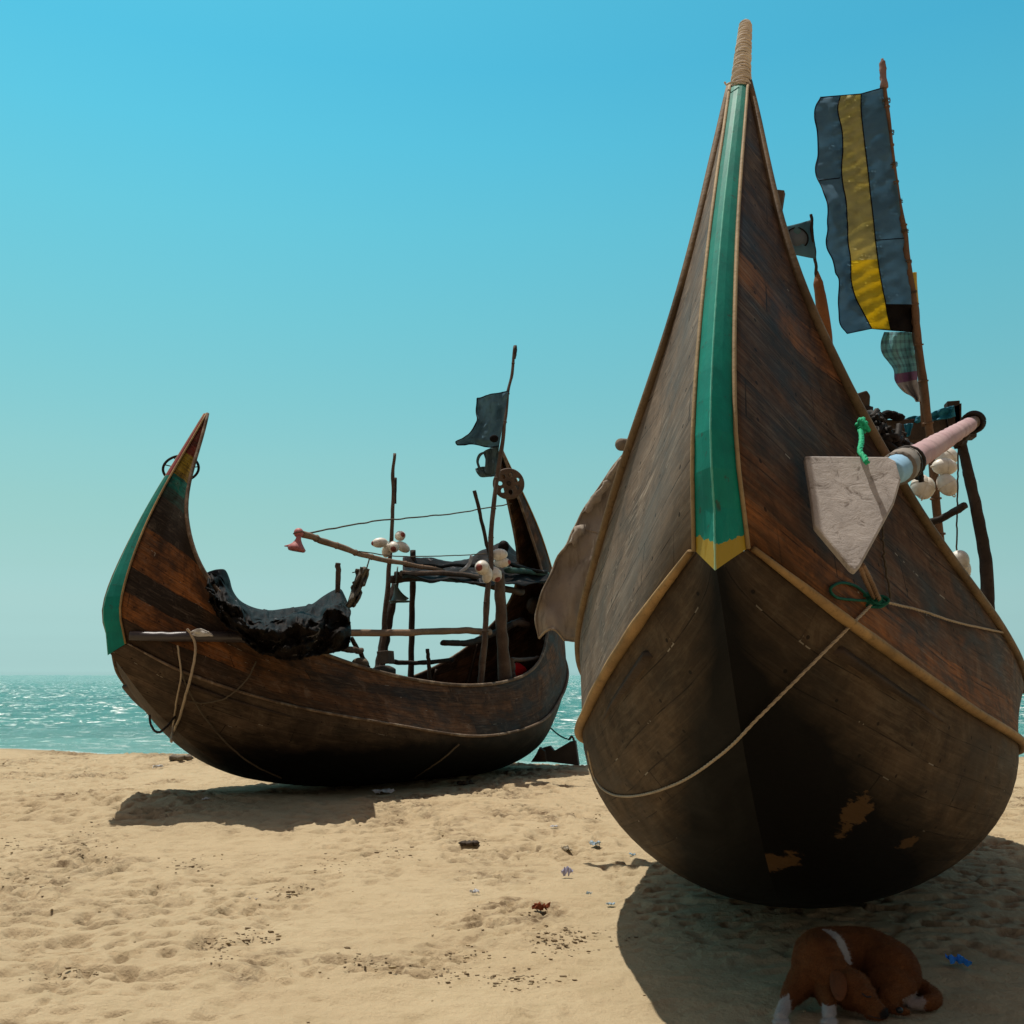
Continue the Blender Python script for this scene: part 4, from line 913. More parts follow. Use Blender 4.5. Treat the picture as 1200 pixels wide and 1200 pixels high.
# loose tarpaulin draped over the bow half
NU = 170
top = [(240, 672), (247, 669), (256, 667), (264, 668), (269, 678), (273, 692), (282, 704), (298, 712), (316, 715), (334, 713), (350, 711), (365, 708), (378, 699), (390, 692), (399, 690), (405, 700), (411, 715)]
Yt = [.42, .44, .44, .36, .2, 0.0, -.4, -.6, -.7, -.7, -.7, -.6, -.3, -.1, 0.1, .2, .3]
mid = [(243, 684), (250, 694), (257, 703), (265, 705), (273, 712), (281, 718), (291, 725), (303, 730), (318, 732), (333, 731), (347, 729), (360, 728), (372, 725), (384, 721), (394, 718), (402, 720), (410, 725)]
Ym = [0.68, 0.76, 0.86, 0.96, 1.06, 1.14, 1.22, 1.26, 1.27, 1.32, 1.37, 1.42, 1.45, 1.47, 1.48, 1.48, 1.48]
bot = [(247, 706), (256, 722), (266, 734), (276, 742), (288, 752), (300, 762), (314, 768), (328, 772), (342, 774), (355, 772), (366, 768), (377, 767), (387, 766), (396, 764), (403, 761), (408, 757), (411, 752)]
Yb = [0.7, 0.82, 0.94, 1.06, 1.18, 1.26, 1.28, 1.35, 1.41, 1.45, 1.48, 1.51, 1.52, 1.53, 1.54, 1.54, 1.54]
def crow(px, Y): return resample(cr([list(p)+[y*40] for p, y in zip(px, Y)], 8), NU)
rows = [crow(top, Yt), crow(mid, Ym), crow(bot, Yb)]; G_ = []
for i in range(NU):
    c3 = cr([r__[i] for r__ in rows], 26); row = []
    for j, (u, v, y) in enumerate(c3):
        q = j/(len(c3)-1); s_ = i/NU
        e_ = min(1, q*6)
        du = 3.2*vnoise(s_*20, q*4, 0, 3)*e_; dv = e_*(4.2*fbm(s_*14, q*5, 0, 4, 6)+3.0*math.sin(q*17+s_*12+3*vnoise(s_*5, q*3, 0, 2)))*(1-q**3)
        yy = y/40+(.15*fbm(s_*10+q*2.5, q*6-s_*2, 0, 4, 9)+.07*abs(vnoise(s_*26+q*8, q*5, 0, 19)))*min(1, q*3)+(.05 if q > .45 else 0)
        row.append(q1(u+du*.6, v+dv, yy))
    G_.append(row)
b = MB(); b.grid(np.array(G_)); single('black_tarpaulin', b, m_tarp, 'crumpled black tarpaulin draped over the bow half of the far boat', 'tarpaulin', solid=.012)
b = MB(); b.grid(sheet_mb([(419, 668), (424, 665), (428, 664), (432, 668)], [(407, 706), (408, 712), (413, 711), (420, 700)], lambda a, q: q1(418, 690, 1.0)[1]+.06*math.sin(q*12+a*5), 16, 24, .05, (3, 5), 4))
single('hanging_bundle', b, cloth('net_bundle', (.16, .14, .11), (.08, .075, .06), trans=.1, dirt=.5), 'crumpled grey-brown bundle hanging on a cord below the boom', 'bundle', solid=.03)
b = rope_mb(pl([(433, 654), (430, 665)], .95), .009, 3, twist=False); b.tube(line(pl([(413, 671), (424, 669), (430, 667)], .98), 5), .007, 5); single('bundle_cord', b, m_rope_d, 'thin cord tying the grey-brown bundle to the boom', 'rope')

# boom with red float on its end
r_ = thing('boom', q1(520, 669, .5), 'long thin bamboo boom sloping over the far boat\'s waist', 'boom')
obj('shaft', pole_mb([q1(354, 627, 1.0), q1(390, 638, .95), q1(432, 652, .8), q1(470, 660, .65), q1(520, 669, .5)], (.042, .03), seed=5, step=.4, bend=.02), m_tanpole, r_)
p_ = q1(350, 624.5, 1.0); r0 = thing('net_float', p_-np.array([0, 0, .06]), 'round faded red float tied to the tip of the boom', 'float', 'faded red floats at the boom tip')
b = MB(); b.ball(p_, (.06, .06, .06)); obj('float_body', b, m_pinkf, r0); b = MB(); a = np.linspace(0, 6.283, 17); b.tube(p_+np.outer(np.cos(a)*.062, [1, 0, .2])+np.outer(np.sin(a)*.062, [0, 1, 0]), .007, 5); obj('cord', b, m_rope_d, r0)
p_ = q1(348, 637, 1.0); r0 = thing('net_float', p_-np.array([0, 0, .08]), 'faded red cone shaped float hanging under the round one', 'float', 'faded red floats at the boom tip')
b = MB(); b.tube(line([p_+np.array([.02, 0, .10]), p_+np.array([-.01, 0, -.09])], 8), np.array([.028, .03, .034, .045, .06, .08, .10, .115, .10]), 14, wob=.15); b.tube(line([p_+np.array([-.02, 0, -.02]), p_+np.array([-.15, 0, -.03])], 4), [.05, .035, .02, .012, .006], 8); obj('float_body', b, m_pinkf, r0)
b = rope_mb([q1(355, 626, .95), q1(440, 611, .5), q1(530, 602, .2), q1(600, 590, 0)], .011, 1, twist=False, wig=.01); single('boom_line', b, m_rope_d, 'long thin line from the boom tip up to the spoked disc', 'rope')
b = rope_mb([q1(420, 646, .9), q1(470, 652, .7), q1(530, 651, .6), q1(570, 649, .6)], .008, 2, twist=False); single('boom_line', b, m_rope_d, 'short thin line running along above the boom to the canopy', 'rope')
b = rope_mb(pl([(457, 603), (530, 611), (560, 606), (590, 597)], .3), .006, 2, twist=False) if False else MB()
# floats on the mast and on the flag pole
grp = 'white floats with red ends on the far boat'
for u, v, r, ln, d, lb in ((445, 636, .075, .12, (-1, -.3, -.15), 'leftmost white float of the bunch on the mast'), (469, 628, .075, .11, (.6, -1, .1), 'topmost float with a red end in the bunch on the mast'),
    (461, 641, .085, .11, (.1, -1, -.5), 'middle float in the bunch on the mast, its red end facing out'), (453, 645, .07, .11, (-.2, .3, -1), 'lowest float in the bunch on the mast, end hidden'), (472, 641, .075, .12, (1, .3, -.6), 'rightmost white float of the bunch on the mast')):
    net_float(q1(u, v, -.05 if u != 461 else .05), r, ln, d, lb, grp, red=(u in (445, 469, 461)))
for u, v, r, ln, d, lb in ((565, 665, .105, .13, (-.4, -1, -.1), 'leftmost float of the bunch on the flag pole, mouth turned outward'), (585, 650, .09, .13, (1, .2, .1), 'topmost float of the bunch on the flag pole'),
    (588, 659, .08, .13, (1, -.3, 0), 'white float lying level with a red end, right of the flag pole'), (580, 673, .10, .13, (.4, -.6, -.8), 'lowest right float of the bunch on the flag pole'), (571, 674, .08, .12, (-.2, .2, -1), 'lowest left float of the bunch on the flag pole')):
    net_float(q1(u, v, 1.22), r, ln, d, lb.replace('the flag pole', 'the far boat\'s flag pole'), grp, red=(u in (565, 588, 580)))
# bell
p0 = q1(463, 684, .2); p1 = q1(468, 704, .2); b = MB(); b.tube(line([p0, p0*.5+p1*.5, p1], 8), np.linspace(0, 1, 17)**2*.12+.025, 16); b.tube([p1, p1-np.array([0, 0, .02])], .15, 16); b.tube(line(pl([(466, 664), (464, 684)], .2), 3), .01, 6)
single('hanging_bell', b, paint('green_bell', (.03, .06, .05), (.06, .07, .055)), 'dark green bell hanging below the canopy beside the mast', 'bell')
# flags
r_ = thing('blue_flag', q1(566, 800, 1.2), 'ragged plain blue flag near the top of a crooked pole', 'flag', 'flags flying from the two boats')
obj('flag_pole', pole_mb(pl([(603, 408), (597, 462), (588, 521), (580, 580), (574, 660), (568, 740), (565, 802)], 1.2), (.022, .048), seed=8, bend=.03, wob=.2, step=.5), m_pole, r_)
b = MB(); b.tube(line(pl([(603.5, 405), (602.5, 420)], 1.2), 6), [.025, .03, .036, .034, .038, .03, .026], 9, wob=.4); obj('pole_top_rag', b, m_dark, r_)
DQ = q1(590, 490, 1.2)[1]
tp = [(596, 458), (586, 461), (573, 462), (563, 465), (559, 468)]; bt = [(586, 523), (572, 521), (559, 521), (548, 522), (534, 517)]
L_ = resample(cr([(596, 458), (592, 480), (588, 505), (585, 523)], 8), 30); E_ = resample(cr([(559, 466), (558, 482), (559, 492), (552, 505), (543, 513), (534, 517), (536, 521)], 8), 30); G_ = []
for j in range(30):
    row = []
    for i in range(31):
        k = i/30; u, v = L_[j]*(1-k)+E_[j]*k; v += 2.0*math.sin(k*9)*k*.6+1.2*(j/29)*math.sin(k*6.2); row.append(at(u, v, DQ+.16*k*math.sin(k*8+j*.11)+.05*fbm(k*4, j*.2, 0, 3, 3)))
    G_.append(row)
b = MB(); b.grid(np.array(G_)); obj('flag_cloth', b, m_blue2 if False else cloth('slate_cloth', (.14, .26, .33), (.10, .20, .26), trans=.35, dirt=.4), r_, solid=.004)
Gn = np.array(G_); b = MB(); b.tube(Gn[0], .008, 5, wob=.5); b.tube(Gn[-1], .009, 5, wob=.5); b.tube(Gn[:, -1], .009, 5, wob=.5); obj('hem', b, m_blk, r_)
b = MB(); b.ball(q1(579, 514, 1.26), (.07, .02, .06), n=12, m=8); obj('knot_patch', b, m_blk, r_)
b = MB(); tp = pl([(585, 524), (576, 525), (567, 528), (565, 536)], 1.2)
G_ = sheet_mb([(585, 523), (578, 524), (570, 527), (566, 530)], [(582, 552), (576, 556), (568, 553), (571, 545)], DQ, 18, 16, .05, (3, 3), 8); b.grid(G_)
G2 = sheet_mb([(582, 551), (572, 547), (564, 547), (557, 549)], [(580, 558), (572, 559), (563, 559), (558, 553)], DQ+.02, 18, 10, .05, (3, 3), 9); b.grid(G2)
G3 = sheet_mb([(568, 529), (561, 532), (558, 540), (560, 548)], [(569, 531), (564, 534), (561, 541), (563, 548)], DQ, 14, 3, .01, (3, 3), 9); b.grid(G3)
single('torn_rag', b, cloth('torn_rag_cloth', (.12, .17, .18), (.07, .11, .12), trans=.35, dirt=.4), 'torn grey blue rag with a hole, tied under the plain blue flag', 'rag', solid=.004)
single('thin_pole', pole_mb(pl([(556, 575), (562, 600), (570, 635), (576, 660)], .5), .03, seed=11), m_dark, 'short thin dark pole leaning left of the blue flag\'s pole', 'pole')
# spoked disc on the stern tail
c_ = q1(596, 567, .35); R_ = 17.2*c_[1]/1200; b = MB()
ex = np.array([1, .12, 0]); ex /= np.linalg.norm(ex); ez = np.array([0, 0, 1.]); ey = np.array([-ex[1], ex[0], 0])
def ringpts(r, n=40): a = np.linspace(0, 2*math.pi, n+1)[:-1]; return c_+np.outer(np.cos(a)*r, ex)+np.outer(np.sin(a)*r, ez)
H = 7; rings = []
def hole(an, rc, w): pass
NA, NR = 126, 26; V = []; F = []
for i in range(NR+1):
    r = R_*(.06+.94*i/NR)
    for j in range(NA): a = 2*math.pi*j/NA; V.append(c_+ex*math.cos(a)*r+ez*math.sin(a)*r)
for i in range(NR):
    for j in range(NA):
        a = (j+.5)/NA*H; fa = abs(a-math.floor(a)-.5); rr = (.06+.94*(i+.5)/NR)
        if ((rr-.62)/.19)**2+(fa*rr*2*math.pi/H/.155)**2 < 1: continue
        F.append((i*NA+j, (i+1)*NA+j, (i+1)*NA+(j+1) % NA, i*NA+(j+1) % NA))
b.add(V, F); 
r_ = thing('spoked_disc', c_-np.array([0, 0, R_]), 'round wooden disc with seven oval holes on the far boat\'s stern', 'disc')
obj('disc_plate', b, m_pole, r_, solid=.04, smooth=False)
b = MB(); b.tube([c_-ey*.06, c_+ey*.06], R_*.16, 14); obj('hub', b, m_dark, r_); b = MB(); b.tube(np.vstack([ringpts(R_), ringpts(R_)[:1]]), .028, 8, caps=False); obj('rim', b, m_pole, r_)
# hoop behind the bow tip
c_ = q1(212, 549, -.12); R_ = 20*c_[1]/1200; b = MB(); a = np.linspace(0, 6.283, 41); b.tube(c_+np.outer(np.cos(a)*R_*.98, [1, .25, 0])+np.outer(np.sin(a)*R_*.78, [.12, 0, 1]), .016, 7, caps=False)
r_ = thing('wire_hoop', c_-np.array([0, 0, R_*.8]), 'thin dark hoop with wires fixed behind the far boat\'s bow tip', 'hoop'); obj('rim', b, m_rope_b, r_)
b = MB()
for a_ in (.2, .9, 2.1, 2.9, 4.0, 5.3): b.tube([c_, c_+math.cos(a_)*R_*.96*np.array([1, .25, 0])+math.sin(a_)*R_*.76*np.array([.12, 0, 1])], .007, 5)
obj('spokes', b, m_rope_d, r_)
# pole along the bow planking with rag, rope loops
Pp = [(152, 745), (200, 746), (250, 746), (300, 748), (345, 752)]; Y_ = [.45, .78, 1.05, 1.25, 1.42]
r_ = thing('bow_pole', q1(152, 745, .45), 'thick dark pole lying along the far boat\'s bow planking', 'pole')
obj('shaft', pole_mb([hull_hit(B1, u, v, .07+.0*i) for i, (u, v) in enumerate(Pp)], (.05, .068), seed=4, wob=.08), paint('dark_plastic', (.035, .03, .032), (.05, .04, .04), rough=.35), r_)
h_ = hull_hit(B1, 233, 742, .14); b = MB(); b.grid(sheet_mb([(224, 740), (230, 737), (237, 737), (248, 742)], [(223, 744), (231, 746), (240, 746), (250, 745)], h_[1]-.02, 14, 8, .015)); single('white_rag', b, cloth('pale_rag', (.6, .57, .52), trans=.1), 'small pale rag lying on the dark bow pole under the rope', 'rag', solid=.01)
def loop(pts, r, off, label, mat=m_rope, name='rope_loop', **k):
    P = []
    for p in pts:
        if len(p) == 3: P.append(np.array(at(p[0], p[1], p[2])))
        else: P.append(hull_hit(B1, p[0], p[1], off))
    return single(name, rope_mb(P, r, 3, twist=False, **k), mat, label, 'rope', 'ropes slung round the far boat\'s bow')
d0 = hull_hit(B1, 205, 800)[1]
loop([(219, 737), (228, 752), (228, 770), (223, 795), (216, 820), (209, 845), (201, 862), (201, 869, d0-.1)], .015, .13, 'thick pale rope loop hanging over the bow pole of the far boat')
loop([(208, 756), (212, 790), (207, 820), (203, 850), (201, 868, d0-.1)], .010, .10, 'thinner rope hanging left of the thick loop on the far boat\'s bow')
loop([(175, 838, d0-.05), (177, 850, d0-.1), (184, 858, d0-.1), (194, 853, d0-.05), (205, 840)], .013, .08, 'short dark rope hoop sticking out under the far boat\'s bow', m_rope_b)
loop([(300, 775), (292, 792), (278, 808), (262, 819), (240, 824), (222, 822)], .009, .07, 'rope arc sagging across the far boat\'s side planking', m_rope_d)
loop([(208, 757), (216, 797), (232, 829), (252, 856), (275, 880), (300, 898), (330, 912)], .010, .06, 'long thin rope trailing down the far boat\'s bow to the sand', m_rope_d)
loop([(538, 872), (520, 888), (500, 902), (486, 911)], .012, .06, 'thin rope running from the hull side down to the sand', m_rope_d)
# unshipped rudder behind the stern
r_ = thing('rudder', at(650, 893, 16.9), 'dark rudder board standing on the sand behind the far boat\'s stern', 'rudder')
b = MB(); b.prism([at(635, 892, 16.9), at(678, 897, 16.9), at(674, 868, 16.9), at(668, 869, 16.9), at(649, 880, 16.9), at(644, 874, 16.9), at(636, 876, 16.9)], np.array([.03, .12, 0])); obj('blade', b, paint('dark_board', (.02, .013, .009), rough=.7), r_, smooth=False, bevel=.01)
b = MB(); b.tube(line([at(667, 867, 16.9), at(670, 863, 16.9), at(673, 868, 16.9)], 6), .02, 6); obj('hook', b, m_dark, r_)
b = MB(); b.prism([at(622, 893, 16.7), at(640, 893, 16.7), at(638, 880, 16.7), at(632, 876, 16.7), at(628, 884, 16.7)], np.array([.03, .2, 0])); obj('tiller_block', b, m_dark, r_, smooth=False)
single('rudder_line', rope_mb([at(645, 853, 17.6), at(656, 862, 17.2), at(667, 867, 16.9)], .012, 2, twist=False), m_rope_t, 'dark green line from the far boat\'s stern to the rudder hook', 'rope')
# ------------------------------------------------------------------ sleeping dog
def dog():
    b = MB(); FX = lambda p: np.array([1.500+(p[0]-1.50)*1.06+.06, 4.98+(p[1]-4.6)*1.06, z0+(p[2]-z0)*1.06]); gz = lambda x, y: float(sand_h(np.array(x), np.array(y)))
    z0 = gz(1.57, 4.98)+.005
    def E(x, y, z, rx, ry=None, rz=None, yaw=0, tilt=0):
        ry = ry or rx; rz = rz or rx; c, s = math.cos(yaw), math.sin(yaw); ct, st_ = math.cos(tilt), math.sin(tilt)
        R = np.array([[c, -s, 0], [s, c, 0], [0, 0, 1]])@np.array([[ct, 0, st_], [0, 1, 0], [-st_, 0, ct]])
        b.ball(np.array([x, y, z0+z]), (rx, ry, rz), R, 20, 14)
    def limb(P, r):
        Q = cr(np.array(P)+np.array([0, 0, z0]), 6); b.tube(Q, np.interp(np.linspace(0, 1, len(Q)), np.linspace(0, 1, len(r)), r), 12)
        for p, rr in zip(Q[[0, -1]], (r[0], r[-1])): b.ball(p, rr, n=12, m=8)
    # trunk: shoulders, ribcage, loin, rump curled round to the viewer's right
    limb([(1.36, 4.62, .13), (1.42, 4.74, .145), (1.52, 4.82, .14), (1.64, 4.80, .135), (1.71, 4.70, .12)], [.105, .135, .13, .135, .12])
    E(1.37, 4.63, .15, .115, .11, .125); E(1.40, 4.68, .18, .095, .10, .095)
    E(1.70, 4.68, .115, .125, .13, .12); E(1.665, 4.60, .085, .10, .095, .09)
    limb([(1.36, 4.60, .14), (1.41, 4.54, .125), (1.445, 4.50, .11)], [.10, .085, .07])       # neck
    # head resting on the sand, muzzle towards the viewer's right
    E(1.455, 4.475, .100, .086, .084, .080, -.9); E(1.478, 4.43, .085, .066, .062, .058, -1.0); E(1.498, 4.455, .06, .06, .06, .045, -1.0)
    limb([(1.485, 4.425, .072), (1.515, 4.38, .056), (1.533, 4.345, .048)], [.052, .038, .029]); E(1.51, 4.37, .032, .045, .032, .022, -1.0)
    E(1.475, 4.395, .118, .02, .018, .012, -1.0); E(1.522, 4.43, .112, .02, .018, .012, -1.0)
    # near foreleg stretched to the left, white stocking
    limb([(1.31, 4.60, .12), (1.25, 4.56, .08), (1.20, 4.50, .055)], [.075, .055, .038]); limb([(1.20, 4.50, .05), (1.15, 4.42, .03), (1.125, 4.36, .022)], [.034, .024, .026])
    limb([(1.36, 4.52, .08), (1.345, 4.43, .05), (1.325, 4.37, .025)], [.05, .028, .024])
    for cx, cy in ((1.118, 4.325), (1.318, 4.335)):
        for k in range(4): E(cx+(k-1.5)*.0155, cy-.006*(1.5-abs(k-1.5)), .013, .009, .022, .011, yaw=-.12*(k-1.5))
    # hind leg folded under, foot forward; tail curling round
    limb([(1.69, 4.60, .08), (1.63, 4.52, .06), (1.60, 4.50, .035), (1.64, 4.47, .022)], [.085, .05, .028, .02]); E(1.66, 4.46, .016, .035, .018, .015, -.2)
    limb([(1.80, 4.72, .06), (1.85, 4.66, .035), (1.845, 4.58, .028), (1.79, 4.54, .024), (1.72, 4.53, .02)], [.04, .036, .032, .03, .016])
    me = bpy.data.meshes.new('tmp'); me.from_pydata(b.v, [], b.f); me.update(); o = bpy.data.objects.new('tmp', me); C.objects.link(o)
    m = o.modifiers.new('r', 'REMESH'); m.mode = 'VOXEL'; m.voxel_size = .0055
    m = o.modifiers.new('s', 'SMOOTH'); m.factor = .5; m.iterations = 2
    dg = bpy.context.evaluated_depsgraph_get(); ev = o.evaluated_get(dg); me2 = bpy.data.meshes.new_from_object(ev, depsgraph=dg)
    V = np.array([v.co[:] for v in me2.vertices]); F = [tuple(p.vertices) for p in me2.polygons]; bpy.data.objects.remove(o)
    x, y, z = V[:, 0], V[:, 1], V[:, 2]-z0
    V = np.array([FX(p) for p in V]); V = V+ (.0030*fbm(x*45, y*45, z*45, 3, 4))[:, None]*np.array([.5, .5, 1])
    # coat patches: white stockings, white blaze over the shoulder, pale tail tip, dark muzzle
    x0, y0 = x, y; nn = .014*fbm(x*30, y*30, z*30, 3, 8); x = x+nn; y = y+nn; wh = np.zeros(len(V)); wh = np.maximum(wh, (x < 1.185)*(y < 4.47)); wh = np.maximum(wh, (y < 4.425)*(x < 1.37)*(x > 1.28)*(z < .06))
    d = np.abs((x-1.455)-.55*(y-4.70)*-1); wh = np.maximum(wh, (d < .026+.012*np.sin(y*14))*(y > 4.58)*(y < 4.74)*(z > .15)); wh = np.maximum(wh, .55*(np.hypot(x-1.735, y-4.53) < .05)*(z < .06))
    wh = np.clip(wh, 0, 1); dk = np.clip(1-np.hypot(np.hypot(x-1.543, y-4.325), z-.048)/.026, 0, 1)*3; dk = np.maximum(dk, np.clip(1-np.hypot(x-1.47, (y-4.40)*.8)/.05, 0, 1)*.0)
    q = MB(); q.add(V, F, att=np.stack([wh, np.clip(dk, 0, 1), z], 1))
    t = NT('dog_coat'); o_ = t.obj(); a, bb, cz = t.sep(t.info()); n = t.noise(t.scalev(o_, (1, 1, 1)), 9, 5, .6); f = t.noise(o_, 240, 3, .7)
    c_ = t.mix(t.ramp(n, [(.35, 0.0), (.7, 1.0)]), (.12, .04, .012), (.20, .075, .022)); c_ = t.mix(t.ramp(f, [(.38, .75), (.62, 0.0)]), c_, (.045, .016, .006))
    c_ = t.mix(a, c_, (.34, .32, .30)); c_ = t.mix(bb, c_, (.012, .01, .01))
    m_coat = t.done(c_, .85, .15, t.bump(f, .5, .004))
    root = thing('dog', (1.57, 4.98, z0), 'brown dog with white stockings asleep on the sand under the near bow', 'dog')
    obj('body', q, m_coat, root)
    # short coat: fine hairs lying back along the body, coloured as the skin they grow from
    rs = np.random.RandomState(3); fa = np.array([f[:3] for f in F]); A_, B_, C_ = V[fa[:, 0]], V[fa[:, 1]], V[fa[:, 2]]
    Nn = np.cross(B_-A_, C_-A_); Nn /= np.linalg.norm(Nn, axis=1)[:, None]+1e-12
    cen0 = V.mean(0); sgn = 1 if ((A_-cen0)*Nn).sum(1).mean() > 0 else -1; Nn *= sgn
    pick = rs.choice(len(fa), 26000, replace=len(fa) < 26000); hb = MB(); HV = []; HF = []; HA = []
    for n_i, f_i in enumerate(pick):
        p = (A_[f_i]+B_[f_i]+C_[f_i])/3; n_ = Nn[f_i]; lay = np.array([.5, .55, -.35])+rs.normal(0, .22, 3); lay -= n_*lay.dot(n_); lay /= np.linalg.norm(lay)+1e-9
        d_ = lay*.85+n_*.34; L_ = rs.uniform(.012, .024); sd_ = np.cross(n_, d_); sd_ /= np.linalg.norm(sd_)+1e-9
        HV += [p-sd_*.0011-n_*.001, p+sd_*.0011-n_*.001, p+d_*L_]; HF.append((3*n_i, 3*n_i+1, 3*n_i+2)); at_ = (wh[fa[f_i, 0]], min(1, dk[fa[f_i, 0]]), 0); HA += [at_]*3
    hb.add(HV, HF, att=HA); ho = obj('fur', hb, m_coat, root, recalc=False, smooth=False); ho['kind'] = 'stuff'
    # folded ear, closed eye, nose, claws
    ear = MB(); P = np.array([(1.372, 4.50, .180), (1.420, 4.445, .188), (1.418, 4.385, .140), (1.388, 4.362, .080), (1.358, 4.385, .075), (1.350, 4.44, .125)])+[0, 0, z0]
    cen = P.mean(0)+np.array([0, -.012, .004]); ear.add([FX(p) for p in np.vstack([P, cen])], [(i, (i+1) % 6, 6) for i in range(6)]); o = obj('ear', ear, timber('ear_fur', (.13, .042, .014), (.09, .03, .01), dark=.3), root, solid=.008); o.modifiers.new('sub', 'SUBSURF').levels = 2; o.modifiers['sub'].render_levels = 2
    nz = MB(); nz.ball(FX(np.array([1.618, 4.372, z0+.048])), (.016, .014, .013), n=14, m=10); obj('nose', nz, paint('nose', (.01, .009, .009), rough=.35, amt=0), root)
    ey = MB(); ey.tube(line([FX(q) for q in ((1.468, 4.374, z0+.112), (1.484, 4.362, z0+.102), (1.502, 4.366, z0+.102))], 6), .0032, 6); obj('closed_eye', ey, paint('eyelid', (.015, .008, .006), rough=.6, amt=0), root)
    mo = MB(); mo.tube(line([FX(q) for q in ((1.48, 4.345, z0+.036), (1.512, 4.325, z0+.032), (1.535, 4.318, z0+.036))], 6), .0022, 5); obj('mouth_line', mo, paint('mouth', (.02, .01, .008), amt=0), root)
dog()

# ------------------------------------------------------------------ litter, stones and pebbles lying on the sand
def gpt(u, v):
    p = ground(u, v)
    for _ in range(4): p = ground(u, v, float(sand_h(np.array(p[0]), np.array(p[1]))))
    return p
def scrap(u, v, wpx, hpx, mat, label, cat='litter', name='paper_scrap', seed=1, group='scraps lying on the sand', flat=.5):
    p = gpt(u, v)+np.array([0, 0, .012]); s = p[1]/1200; wd, hd = wpx*s, hpx*s; b = MB(); n = 9; rs = np.random.RandomState(seed); G_ = []
    th = rs.uniform(-.6, .6)
    for i in range(n):
        row = []
        for j in range(n):
            a, c = i/(n-1)-.5, j/(n-1)-.5; k = 1-.35*vnoise(i*.6, j*.6, seed, 3); x = a*wd*k; y = c*wd*.8*k
            z = hd*(.25+.5*abs(vnoise(i*.45+seed, j*.45, 0, 5))+.35*vnoise(i*1.1, j*1.1, seed, 8))
            row.append(p+np.array([x*math.cos(th)-y*math.sin(th), x*math.sin(th)+y*math.cos(th), max(.002, z)]))
        G_.append(row)
    b.grid(np.array(G_)); return single(name, b, mat, label, cat, group, solid=.002, smooth=False)
m_wht = cloth('white_plastic', (.75, .76, .78), trans=.2, rough=.5, dirt=.1); m_bl = cloth('blue_plastic', (.04, .26, .85), (.08, .4, .95), trans=.3, rough=.5, dirt=.05); m_lil = cloth('lilac_plastic', (.6, .6, .8), trans=.3, dirt=.1); m_lb = cloth('pale_blue_plastic', (.5, .65, .75), trans=.2, dirt=.1); m_rd = cloth('dry_leaf', (.25, .07, .03), trans=.2); m_dkb = timber('driftwood', (.05, .038, .028), (.09, .065, .045)); m_crm = cloth('cream_shell', (.55, .5, .4), trans=0)
scrap(1124, 1134, 22, 13, m_bl, 'bright blue plastic scrap on the shaded sand right of the dog', seed=2)
scrap(296, 1059, 9, 6, m_wht, 'white paper scrap on open sand at the lower left', seed=3)
scrap(556, 1049, 8, 5, m_wht, 'white scrap on open sand between the two boats, lower middle', seed=4)
scrap(665, 1029, 10, 13, m_lil, 'lilac plastic scrap standing up left of the near boat\'s shadow', seed=5)
scrap(450, 931, 20, 6, m_wht, 'crumpled white bag beside the far boat\'s shadow', seed=6)
scrap(664, 1000, 10, 8, m_crm, 'cream shell at the left end of the thin shadow', 'shell', 'shell', seed=7)
scrap(697, 993, 10, 7, m_lb, 'pale blue scrap in the thin shadow left of the near hull', seed=8)
scrap(741, 1005, 7, 5, m_lb, 'tiny blue scrap in shadow close to the near hull', seed=9)
scrap(690, 1051, 6, 5, m_lb, 'tiny pale scrap just left of the shadow edge', seed=10)
scrap(716, 1063, 8, 4, m_lb, 'tiny blue scrap right on the shadow edge', seed=11)
scrap(634, 1071, 15, 12, m_rd, 'reddish brown dry leaf on sand left of the near boat', 'leaf', 'dry_leaf', seed=12)
scrap(185, 901, 10, 5, m_wht, 'white scrap on the sand below the far boat\'s bow', seed=13)
scrap(650, 971, 8, 3, m_wht, 'flat white scrap between the two boats', seed=15)
scrap(195, 930, 8, 3, m_crm, 'pale scrap inside the far boat\'s bow shadow', seed=16)
scrap(241, 939, 6, 4, m_wht, 'small white scrap just below the far boat\'s shadow', seed=17)
for i, (u, v, s_, lb) in enumerate(((550, 990, 14, 'dark twisted driftwood chip on the sand in the middle'), (545, 919, 12, 'dark clump of weed near the far boat\'s shadow, right end'), (212, 890, 16, 'grey brown stone on the sand in front of the sea'), (33, 912, 5, 'small dark pebble far left on the sand'), (69, 958, 4, 'second small dark pebble at the left edge'))):
    p = gpt(u, v); k = s_*p[1]/1200/2; b = MB()
    for j in range(3 if i < 3 else 1):
        c_ = p+np.array([(j-1)*k*.9 if i < 3 else 0, .3*k*math.sin(j*4), k*.25]); n = 12; G_ = []
        for a in np.linspace(0, math.pi, 9):
            G_.append([c_+k*np.array([.75*math.sin(a)*math.cos(q), .6*math.sin(a)*math.sin(q), .42*math.cos(a)])*(1+.35*vnoise(math.sin(a)*math.cos(q)*2+i*3+j, math.sin(a)*math.sin(q)*2, math.cos(a)*2, 3)) for q in np.linspace(0, 2*math.pi, n, endpoint=False)])
        b.grid(np.array(G_), closed=True)
    single(['driftwood', 'weed_clump', 'stone', 'pebble', 'pebble'][i], b, m_dkb if i != 2 else timber('stone', (.16, .13, .09), (.22, .18, .13)), lb, ['driftwood', 'weed', 'stone', 'pebble', 'pebble'][i])
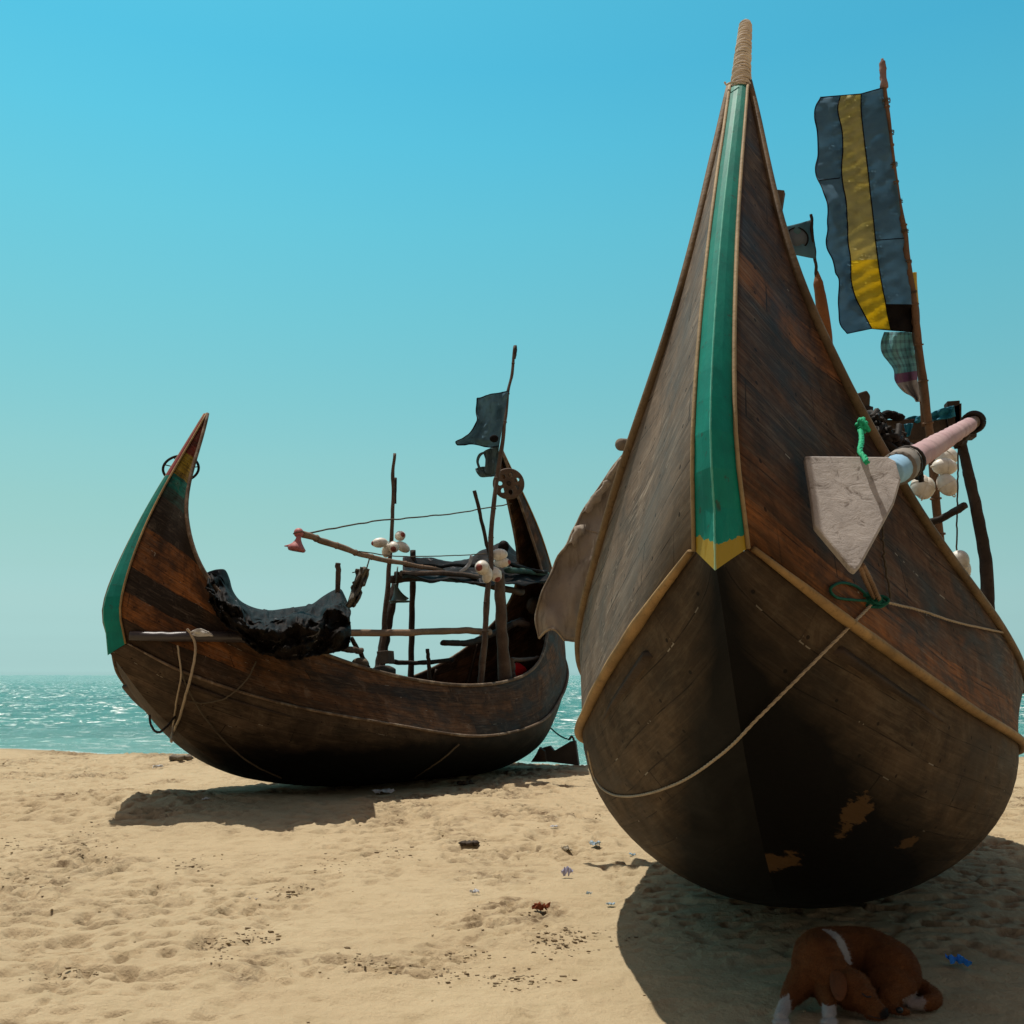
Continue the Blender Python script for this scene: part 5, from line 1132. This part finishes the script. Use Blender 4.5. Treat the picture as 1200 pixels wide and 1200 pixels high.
# scattered grit and broken crust: too many to count, one object
rs = np.random.RandomState(11); b = MB()
for k in range(4200):
    y = 3.8*(18/3.8)**rs.rand(); x = rs.uniform(-.62, .62)*y
    dn = float(np.clip(fbm(np.array(x*.8+30), np.array(y*.8), 0, 3, 31)*1.5-.2, .04, 1))
    if rs.rand() > dn: continue
    s_ = rs.uniform(.003, .010)*(.7+y*.06); z = float(sand_h(np.array(x), np.array(y))); c_ = np.array([x, y, z+s_*.2]); V = []
    for a in (0, 1): 
        for q in range(5): V.append(c_+s_*np.array([math.cos(q*1.257+a*.6)*rs.uniform(.6, 1.3), math.sin(q*1.257+a*.6)*rs.uniform(.6, 1.2), (.55 if a else -.4)*rs.uniform(.6, 1.2)]))
    b.add(V, [tuple(range(5))[::-1], tuple(range(5, 10))]+[(q, (q+1) % 5, 5+(q+1) % 5, 5+q) for q in range(5)], mi=int(rs.rand() < .12))
for cu, cv, cn, cw in ((8, 988, 26, 20), (90, 993, 30, 26), (108, 972, 14, 12), (40, 1032, 22, 24), (338, 1043, 30, 20), (226, 1014, 20, 20), (290, 1098, 30, 24), (246, 1106, 24, 20), (256, 1118, 20, 18), (440, 1130, 24, 22), (418, 1128, 16, 14), (525, 1140, 24, 20), (548, 1118, 24, 20), (640, 1096, 40, 30), (690, 1100, 34, 26), (610, 1150, 40, 34), (655, 1112, 24, 22), (55, 1145, 16, 20), (100, 1140, 12, 14), (470, 1000, 18, 20), (395, 1012, 20, 24), (562, 990, 10, 10)):
    for k in range(cn*2):
        p = gpt(cu+rs.normal(0, cw*.8), cv+rs.normal(0, 5.5)); s_ = rs.uniform(.002, .0045)*(1+2.2*rs.rand()**4)*(.6+p[1]*.07); c_ = p+np.array([0, 0, s_*.12]); V = []
        for a in (0, 1):
            for q in range(5): V.append(c_+s_*np.array([1.5*math.cos(q*1.257+a*.6)*rs.uniform(.6, 1.3), math.sin(q*1.257+a*.6)*rs.uniform(.6, 1.2), (.5 if a else -.5)*rs.uniform(.6, 1.2)]))
        b.add(V, [tuple(range(5))[::-1], tuple(range(5, 10))]+[(q, (q+1) % 5, 5+(q+1) % 5, 5+q) for q in range(5)], mi=int(rs.rand() < .75))
o = obj('beach_grit', b, [M_SAND, timber('damp_sand_crumbs', (.16, .115, .065), (.24, .175, .10), dark=.3)], origin=(0, 0, 0), smooth=False, world=True); tag(o, 'sand crumbs and grit scattered over the beach', 'grit', kind='stuff')
